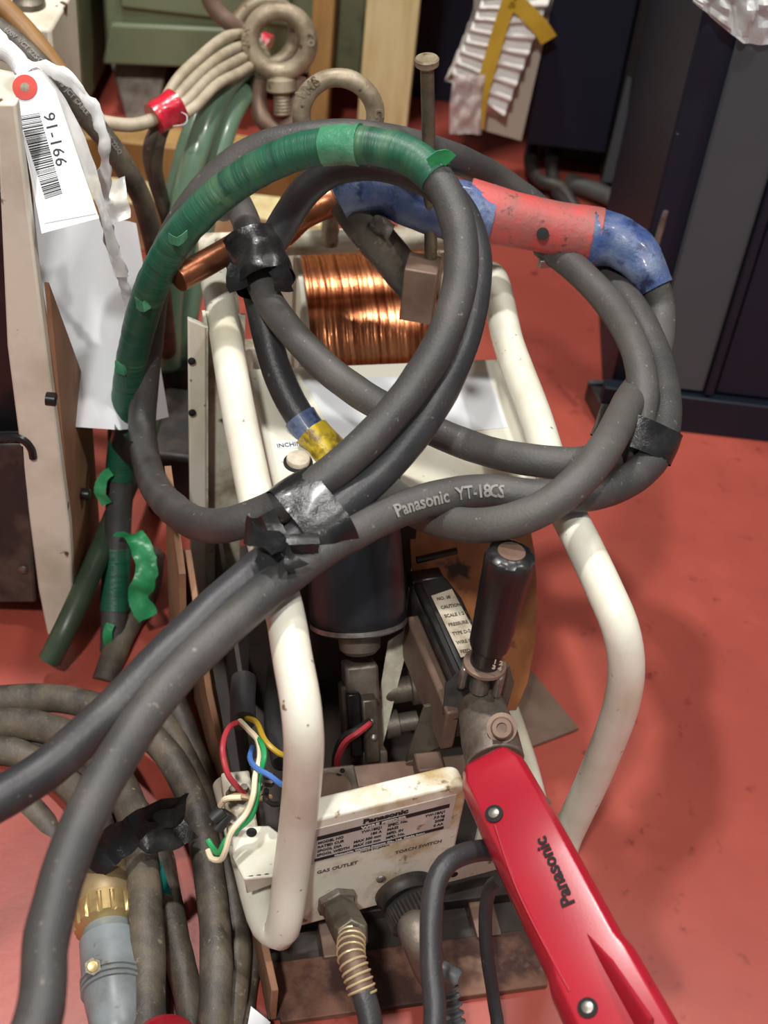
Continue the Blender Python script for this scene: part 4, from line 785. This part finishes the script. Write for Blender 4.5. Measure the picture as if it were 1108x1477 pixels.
# ================================================================== CABLE PILE AT BOTTOM LEFT
pile = [
 ([(-30, 1012, 1.36), (40, 1006, 1.355), (110, 1012, 1.345), (180, 1035, 1.325), (235, 1080, 1.30), (272, 1140, 1.27), (294, 1210, 1.235), (306, 1290, 1.20), (312, 1370, 1.165), (308, 1500, 1.12)], .0135, 'dusty cable, topmost long arc of the floor pile running down its right side'),
 ([(-30, 1042, 1.355), (40, 1045, 1.345), (105, 1064, 1.33), (160, 1110, 1.30), (190, 1170, 1.26), (204, 1240, 1.215), (210, 1320, 1.17), (212, 1400, 1.14), (210, 1500, 1.10)], .0150, 'thick dusty cable running down the middle of the floor pile beside the brass plug'),
 ([(-30, 1078, 1.34), (30, 1088, 1.335), (85, 1120, 1.32), (130, 1165, 1.29), (150, 1215, 1.26), (150, 1260, 1.235)], .0140, 'dusty cable ending at the brass ringed plug'),
 ([(-30, 1122, 1.325), (25, 1150, 1.32), (65, 1190, 1.305), (92, 1235, 1.29), (100, 1290, 1.265), (96, 1350, 1.24), (75, 1420, 1.21), (60, 1500, 1.175)], .0135, 'dusty cable curving down the left edge of the floor pile'),
 ([(-30, 1060, 1.37), (50, 1075, 1.365), (120, 1115, 1.34), (180, 1165, 1.31), (220, 1220, 1.28), (240, 1290, 1.24), (256, 1370, 1.20), (272, 1440, 1.17), (278, 1500, 1.145)], .0125, 'dusty cable between the thick middle cable and the topmost arc of the pile'),
 ([(205, 1000, 1.36), (235, 1040, 1.34), (262, 1090, 1.31), (290, 1150, 1.285), (312, 1220, 1.255), (330, 1290, 1.225), (340, 1360, 1.20), (336, 1430, 1.17), (322, 1500, 1.14)], .0130, 'dusty cable hugging the left side of the feeder base'),
 ([(225, 960, 1.36), (255, 1020, 1.345), (280, 1085, 1.325), (305, 1150, 1.30), (328, 1215, 1.27), (352, 1290, 1.245), (358, 1370, 1.215), (350, 1440, 1.185), (338, 1510, 1.15)], .0115, 'rightmost dusty cable of the floor pile, against the brown base plate'),
 ([(120, 1085, 1.365), (175, 1140, 1.34), (220, 1200, 1.30), (243, 1300, 1.25), (236, 1400, 1.21), (240, 1500, 1.17)], .0115, 'thin dusty cable under the middle of the floor pile'),
 ([(-30, 1095, 1.385), (60, 1110, 1.385), (140, 1150, 1.36), (190, 1210, 1.33), (215, 1270, 1.30), (224, 1340, 1.265), (226, 1500, 1.19)], .0125, 'dusty cable half hidden under the topmost arc at the left edge of the pile'),
 ([(190, 985, 1.40), (228, 1035, 1.385), (258, 1100, 1.36), (275, 1170, 1.33), (282, 1240, 1.30), (283, 1320, 1.265), (280, 1400, 1.235), (262, 1500, 1.19)], .0125, 'dusty cable low in the pile, just right of the thick middle cable'),
 ([(170, 1060, 1.39), (215, 1110, 1.37), (245, 1170, 1.345), (258, 1240, 1.31), (262, 1320, 1.275), (258, 1410, 1.235), (246, 1500, 1.20)], .0125, 'dusty cable low in the pile, below the twisted tape strip'),
 ([(-30, 1160, 1.355), (30, 1180, 1.35), (80, 1225, 1.33), (118, 1290, 1.295), (122, 1360, 1.265), (108, 1430, 1.235), (96, 1500, 1.20)], .0125, 'dusty cable low in the pile, under the left side of the brass plug'),
 ([(240, 1010, 1.40), (278, 1090, 1.375), (305, 1160, 1.345), (318, 1240, 1.31), (322, 1320, 1.275), (318, 1410, 1.235), (300, 1500, 1.20)], .0125, 'dusty cable low in the pile, next to the brown base plate'),
 ([(120, 1180, 1.36), (180, 1240, 1.33), (226, 1290, 1.30), (246, 1350, 1.275), (250, 1500, 1.21)], .0125, 'dusty cable lowest in the pile, seen in the gap right of the brass ring'),
]
for pts, r, lbt in pile: lead('pile_cable', lbt, pts, r, 'rubber_dust', group='dusty cables piled on the floor', wob=.0009)
pw = thing('tape_strip', 'loose shiny black tape strip twisted over the floor cables above the brass plug', 'tape', D(190, 1200, 1.2))
ribbon([D(128, 1252, 1.185), D(150, 1225, 1.18), D(180, 1205, 1.18), D(205, 1190, 1.185), D(235, 1172, 1.19), D(268, 1168, 1.2)], .0155, wdir=D(140, 1260, 1.185)-D(125, 1222, 1.185), crk=.006, tw=.8).build('strip', M['black_tape'], pw)
ribbon([D(200, 1200, 1.185), D(225, 1210, 1.19), D(250, 1205, 1.2), D(270, 1190, 1.21)], .012, wdir=(0, .5, 1), crk=.006, tw=-.8).build('strip_end', M['black_tape'], pw)
wf = thing('multipole_plug', 'grey plastic plug with dusty brass coupling ring on the floor cables at bottom left', 'plug', D(150, 1340, 1.2))
w0 = D(149, 1258, 1.215); w1 = D(172, 1500, 1.10); wa = (w1-w0).normalized()
wl = (w1-w0).length
def wk(t, th, r): return r*(1+.06*(1 if math.cos(16*th) > -.4 else -.2)) if .0365 < t < .0555 else r
MB().lathe(w0, wa, [(0, .018), (.001, .0241), (.018, .0241), (.020, .0252), (.032, .0252), (.034, .0241)], 48).build('brass_shell', M['brass'], wf)
MB().lathe(w0, wa, [(.030, .021), (.034, .0263), (.036, .0263), (.037, .0263), (.055, .0263), (.056, .0263), (.058, .022), (.060, .019)], 112, flute=wk).build('coupling_ring', M['brass_bright'], wf)
prof = [(.056, .0207), (.066, .0230), (.068, .0249)]
for k in range(3): prof += [(.102+k*.005, .0252), (.1025+k*.005, .0267), (.105+k*.005, .0267), (.1055+k*.005, .0249)]
prof += [(.125, .0241), (.15, .0207), (wl, .016)]
MB().lathe(w0, wa, prof, 40).build('plug_body', M['plug_grey'], wf)
for px, py in ((134, 1394), (155, 1467)):
    c = PL(px, py, w0+wa*.10+(CAM-w0).normalized()*.0265, (CAM-w0).normalized())
    dn = -ray(px, py).normalized(); MB().lathe(c-dn*.004, dn, [(0, .0068), (.0035, .0068)], 6).build('screw_seat', M['steel_dark'], wf)
    MB().lathe(c-dn*.001, dn, [(0, .0046), (.002, .0042), (.0025, .0018), (.0025, .0001)], 16).build('screw', M['brass_bright'], wf)
tag(ribbon([D(214, 1228, 1.235), D(228, 1262, 1.23), D(240, 1300, 1.225)], .006, wdir=(1, .2, .3)).build('tape_scrap', M['teal'], None, base=D(228, 1262, 1.23)), 'teal tape scrap among the floor cables', 'tape')
# glossy red cap at the bottom edge, paper scrap
rc_ = D(240, 1521, 1.075)
tag(MB().lathe(rc_, (rc_-CAM).normalized()*-1, [(-.04, .030), (0, .029), (.008, .026), (.013, .019), (.015, .008), (.0152, .0001)], 32).build('red_cap', M['gun_red'], None, base=rc_), 'glossy red plastic cap cut off by the bottom edge', 'cap')
tag(MB().prism([Z(362, 1452, .02), Z(390, 1475, .02), Z(384, 1510, .02), Z(352, 1510, .02)], (0, 0, .001)).build('paper_scrap', M['paper'], None, base=Z(370, 1480, .02)), 'white paper scrap at the bottom edge by the rusty base', 'paper')

# ================================================================== BACKGROUND
gm = thing('green_machine', 'grey-green painted machine cabinet at the back, upper left of the photo', 'machine', (-.35, 2.2, 0))
yb = 2.02
def yp(px, py, y=yb): return Y(px, py, y)
zb = yp(300, 92).z
MB().aabox(yp(150, 40).x, yp(528, 40).x, yb, yb+.5, zb, 1.0).build('cabinet_body', M['green_paint'], gm, bevel=.006)
MB().prism([yp(150, 88), yp(345, 96), yp(345, 38), yp(162, 30)], (0, -.012, 0)).build('lower_panel', M['green_paint'], gm, bevel=.004)
MB().aabox(yp(175, 20).x, yp(420, 20).x, yb-.010, yb, yp(300, 22).z, yp(300, 22).z+.25).build('upper_panel', M['green_paint'], gm, bevel=.004)
MB().aabox(yp(-40, 40).x, yp(128, 60).x, yb-.05, yb+.4, .03, 1.0).build('side_cabinet', M['green_paint'], gm, bevel=.006)
MB().aabox(yp(78, 60).x, yp(100, 60).x, yb-.058, yb-.045, .05, 1.0).build('cabinet_rib', M['green_paint'], gm, bevel=.003)
MB().aabox(yp(-40, 40).x, yp(540, 60).x, yb+.38, yb+.40, .0, .5).build('rear_skirt', M['dark_void'], gm)
MB().prism([yp(158, 88, yb+.05), yp(242, 88, yb+.05), yp(222, 205, yb-.02), yp(190, 205, yb-.02)], (0, .03, 0)).build('machine_foot', M['alu'], gm, bevel=.003)
for x in (.06,): MB().aabox(yp(500, 60).x-.03, yp(500, 60).x+.03, yb+.3, yb+.36, 0, zb).build('machine_foot', M['dark_void'], gm)
# timber
def post(px0, px1, pyb, y, mat, label, top=1.15):
    b0_ = Z(px0, pyb, 0)
    o = MB().aabox(Y(px0, pyb, y).x, Y(px1, pyb, y).x, y, y+.045, 0, top).build('timber_post', M[mat], None, bevel=.002, base=(Y(px0, pyb, y).x, y, 0)); return tag(o, label, 'timber')
post(512, 584, 215, 1.93, 'wood', 'wide pale timber post standing behind the eye bolts')
post(440, 470, 215, 1.97, 'wood_brown', 'narrow brown timber post to the left of the pale one')
for i, (y0, z0, z1, nm) in enumerate(((1.66, 0, .075, 'yellowish timber beam on the floor nearest the feeder'), (1.80, 0, .085, 'yellowish timber beam on the floor in front of the green machine'))):
    tag(MB().aabox(-.75, -.13, y0, y0+.06, z0, z1).build('timber_beam', M['wood_brown'] if i else M['wood'], None, bevel=.002, base=(-.4, y0, 0)), nm, 'timber')
# black cabinets on the right
def vx(px, py, y): return Y(px, py, y).x
cab = thing('black_cabinet', 'large black steel cabinet with a charcoal door at the right edge', 'cabinet', (.55, 1.45, 0))
y1 = 1.42; x0 = .262
MB().aabox(x0, 1.1, y1, 1.78, .0, 1.3).build('carcass', M['navy'], cab, bevel=.003)
MB().aabox(x0+.040, x0+.112, y1-.012, y1, .06, 1.3).build('side_door', M['grey_door'], cab, bevel=.002)
MB().aabox(x0+.113, x0+.124, y1-.018, y1, .06, 1.3).build('door_edge', M['navy'], cab, bevel=.002)
MB().aabox(x0+.127, 1.1, y1-.010, y1, .06, 1.3).build('main_door', M['navy'], cab, bevel=.002)
MB().aabox(x0-.01, 1.1, y1-.02, y1, 0, .055).build('plinth', M['navy'], cab, bevel=.002)
MB().prism([Z(848, 548, .03), Z(895, 548, .03), Z(915, 590, .03), Z(870, 590, .03)], (0, 0, -.03)).build('cabinet_foot', M['black_dusty'], cab, bevel=.002)
MB().prism([Z(848, 548, .034), Z(895, 548, .034), Z(893, 553, .034), Z(850, 553, .034)], (0, 0, -.003)).build('foot_plate', M['grey_door'], cab)
rod = thing('threaded_rod', 'thin bright threaded rod upright in front of the black cabinet', 'rod', Z(935, 392, .0))
rb0 = D(938, 385, 1.64); rt = D(961, 302, 1.60)
MB().tube([rb0+(rb0-rt)*1.5]+[rb0.lerp(rt, i/30) for i in range(31)], [.0045]+[.0045 if i % 2 else .004 for i in range(31)], 10).build('shank', M['steel'], rod)
cab2 = thing('dark_cabinet', 'raised dark cabinet behind the bubble-wrapped parcel', 'cabinet', (.4, 2.0, 0))
y2 = 1.93; xl = vx(760, 205, y2); zz = Y(790, 212, y2).z
MB().aabox(xl, vx(900, 100, y2), y2, y2+.5, zz, 1.3).build('carcass', M['navy'], cab2, bevel=.003)
MB().aabox(vx(905, 100, y2), 1.2, y2+.02, y2+.5, .02, 1.3).build('front_panel', M['dark_void'], cab2, bevel=.003)
MB().aabox(xl+.03, 1.2, y2+.12, y2+.5, 0, zz).build('plinth', M['dark_void'], cab2)
MB().prism([Y(905, 110, y2-.002), Y(911, 113, y2-.002), Y(893, 262, y2-.002), Y(868, 262, y2-.002)], (0, -.002, 0)).build('panel_gap', M['grey_door'], cab2)
bcab = thing('back_cabinet', 'black cabinet far back between the pale post and the parcel', 'cabinet', (.1, 2.3, 0))
MB().aabox(vx(592, 60, 2.2), vx(780, 60, 2.2), 2.2, 2.6, .0, 1.2).build('carcass', M['navy'], bcab, bevel=.003)
for pts, lbt in (([(768, 205, 2.2), (766, 240, 2.16), (782, 262, 2.13), (806, 268, 2.12), (830, 300, 2.10), (850, 320, 2.1)], 'black cable looped below the dark cabinet, left strand'), ([(800, 208, 2.2), (796, 245, 2.15), (806, 280, 2.12), (822, 300, 2.1), (842, 330, 2.08)], 'black cable hanging below the dark cabinet, right strand')):
    lead('hanging_cable', lbt, pts, .010, 'black_dusty', group='cables under the dark cabinet')
lead('grey_conduit', 'grey conduit on the floor in front of the dark cabinet', [(820, 262, 2.18), (870, 280, 2.15), (930, 312, 2.10), (980, 340, 2.05)], .014, 'rubber_grey')
# wrapped parcel
par = thing('wrapped_parcel', 'white foam wrapped parcel with yellow tape leaning on the dark cabinet', 'parcel', (.1, 1.95, 0))
yq = 1.90
def fpt(px, py, y=yq): return Y(px, py, y)
def foam(u, v):
    a, b, c_, d = fpt(700, -10), fpt(796, -10), fpt(650, 110), fpt(728, 165)
    p = a.lerp(b, u).lerp(c_.lerp(d, u), v); return p+Vec((0, -1, 0))*(.005*math.sin(v*48+u*4+.8*noise.noise(Vec((u*3, v*4, 0)))))
MB().sheet(foam, 10, 90, -.03).build('foam_sheet', M['foam'], par)
MB().prism([fpt(728, -10, yq+.03), fpt(800, -10, yq+.03), fpt(752, 203, yq+.035), fpt(692, 186, yq+.03)], (0, .03, 0)).build('board', M['board'], par)
def ydr(pts, wd): return ribbon([fpt(x, y, yq-.007) for x, y in pts], wd, .0008, wdir=(1, 0, 0))
ydr([(738, -8), (722, 40), (706, 95), (694, 140), (688, 186)], .010).build('tape', M['box_tape'], par)
ribbon([fpt(740, 0, yq-.007), fpt(760, 18, yq-.007), fpt(780, 40, yq-.007), fpt(792, 58, yq-.006)], .012, .0008, wdir=(.5, 0, .8)).build('tape', M['box_tape'], par)
MB().sheet(lambda u, v: fpt(655+45*u-16*v+10*v*v, 108+85*v, yq-.012)+Vec((0, -1, .2))*(.008*noise.noise(Vec((u*5, v*5, 2)))), 12, 16, .0006).build('bubble_film', M['bubble'], par)
plb = thing('plastic_bag', 'crumpled clear plastic clinging to the front of the black cabinet', 'plastic', (.5, 1.4, .9))
MB().sheet(lambda u, v: Y(1000+110*u, -20+ (22+62*min(u*1.5, 1))*v, y1-.022)+Vec((0, -1, .3))*(.02*noise.noise(Vec((u*6, v*4, 5)))), 20, 10, .0006).build('film', M['film'], plb)
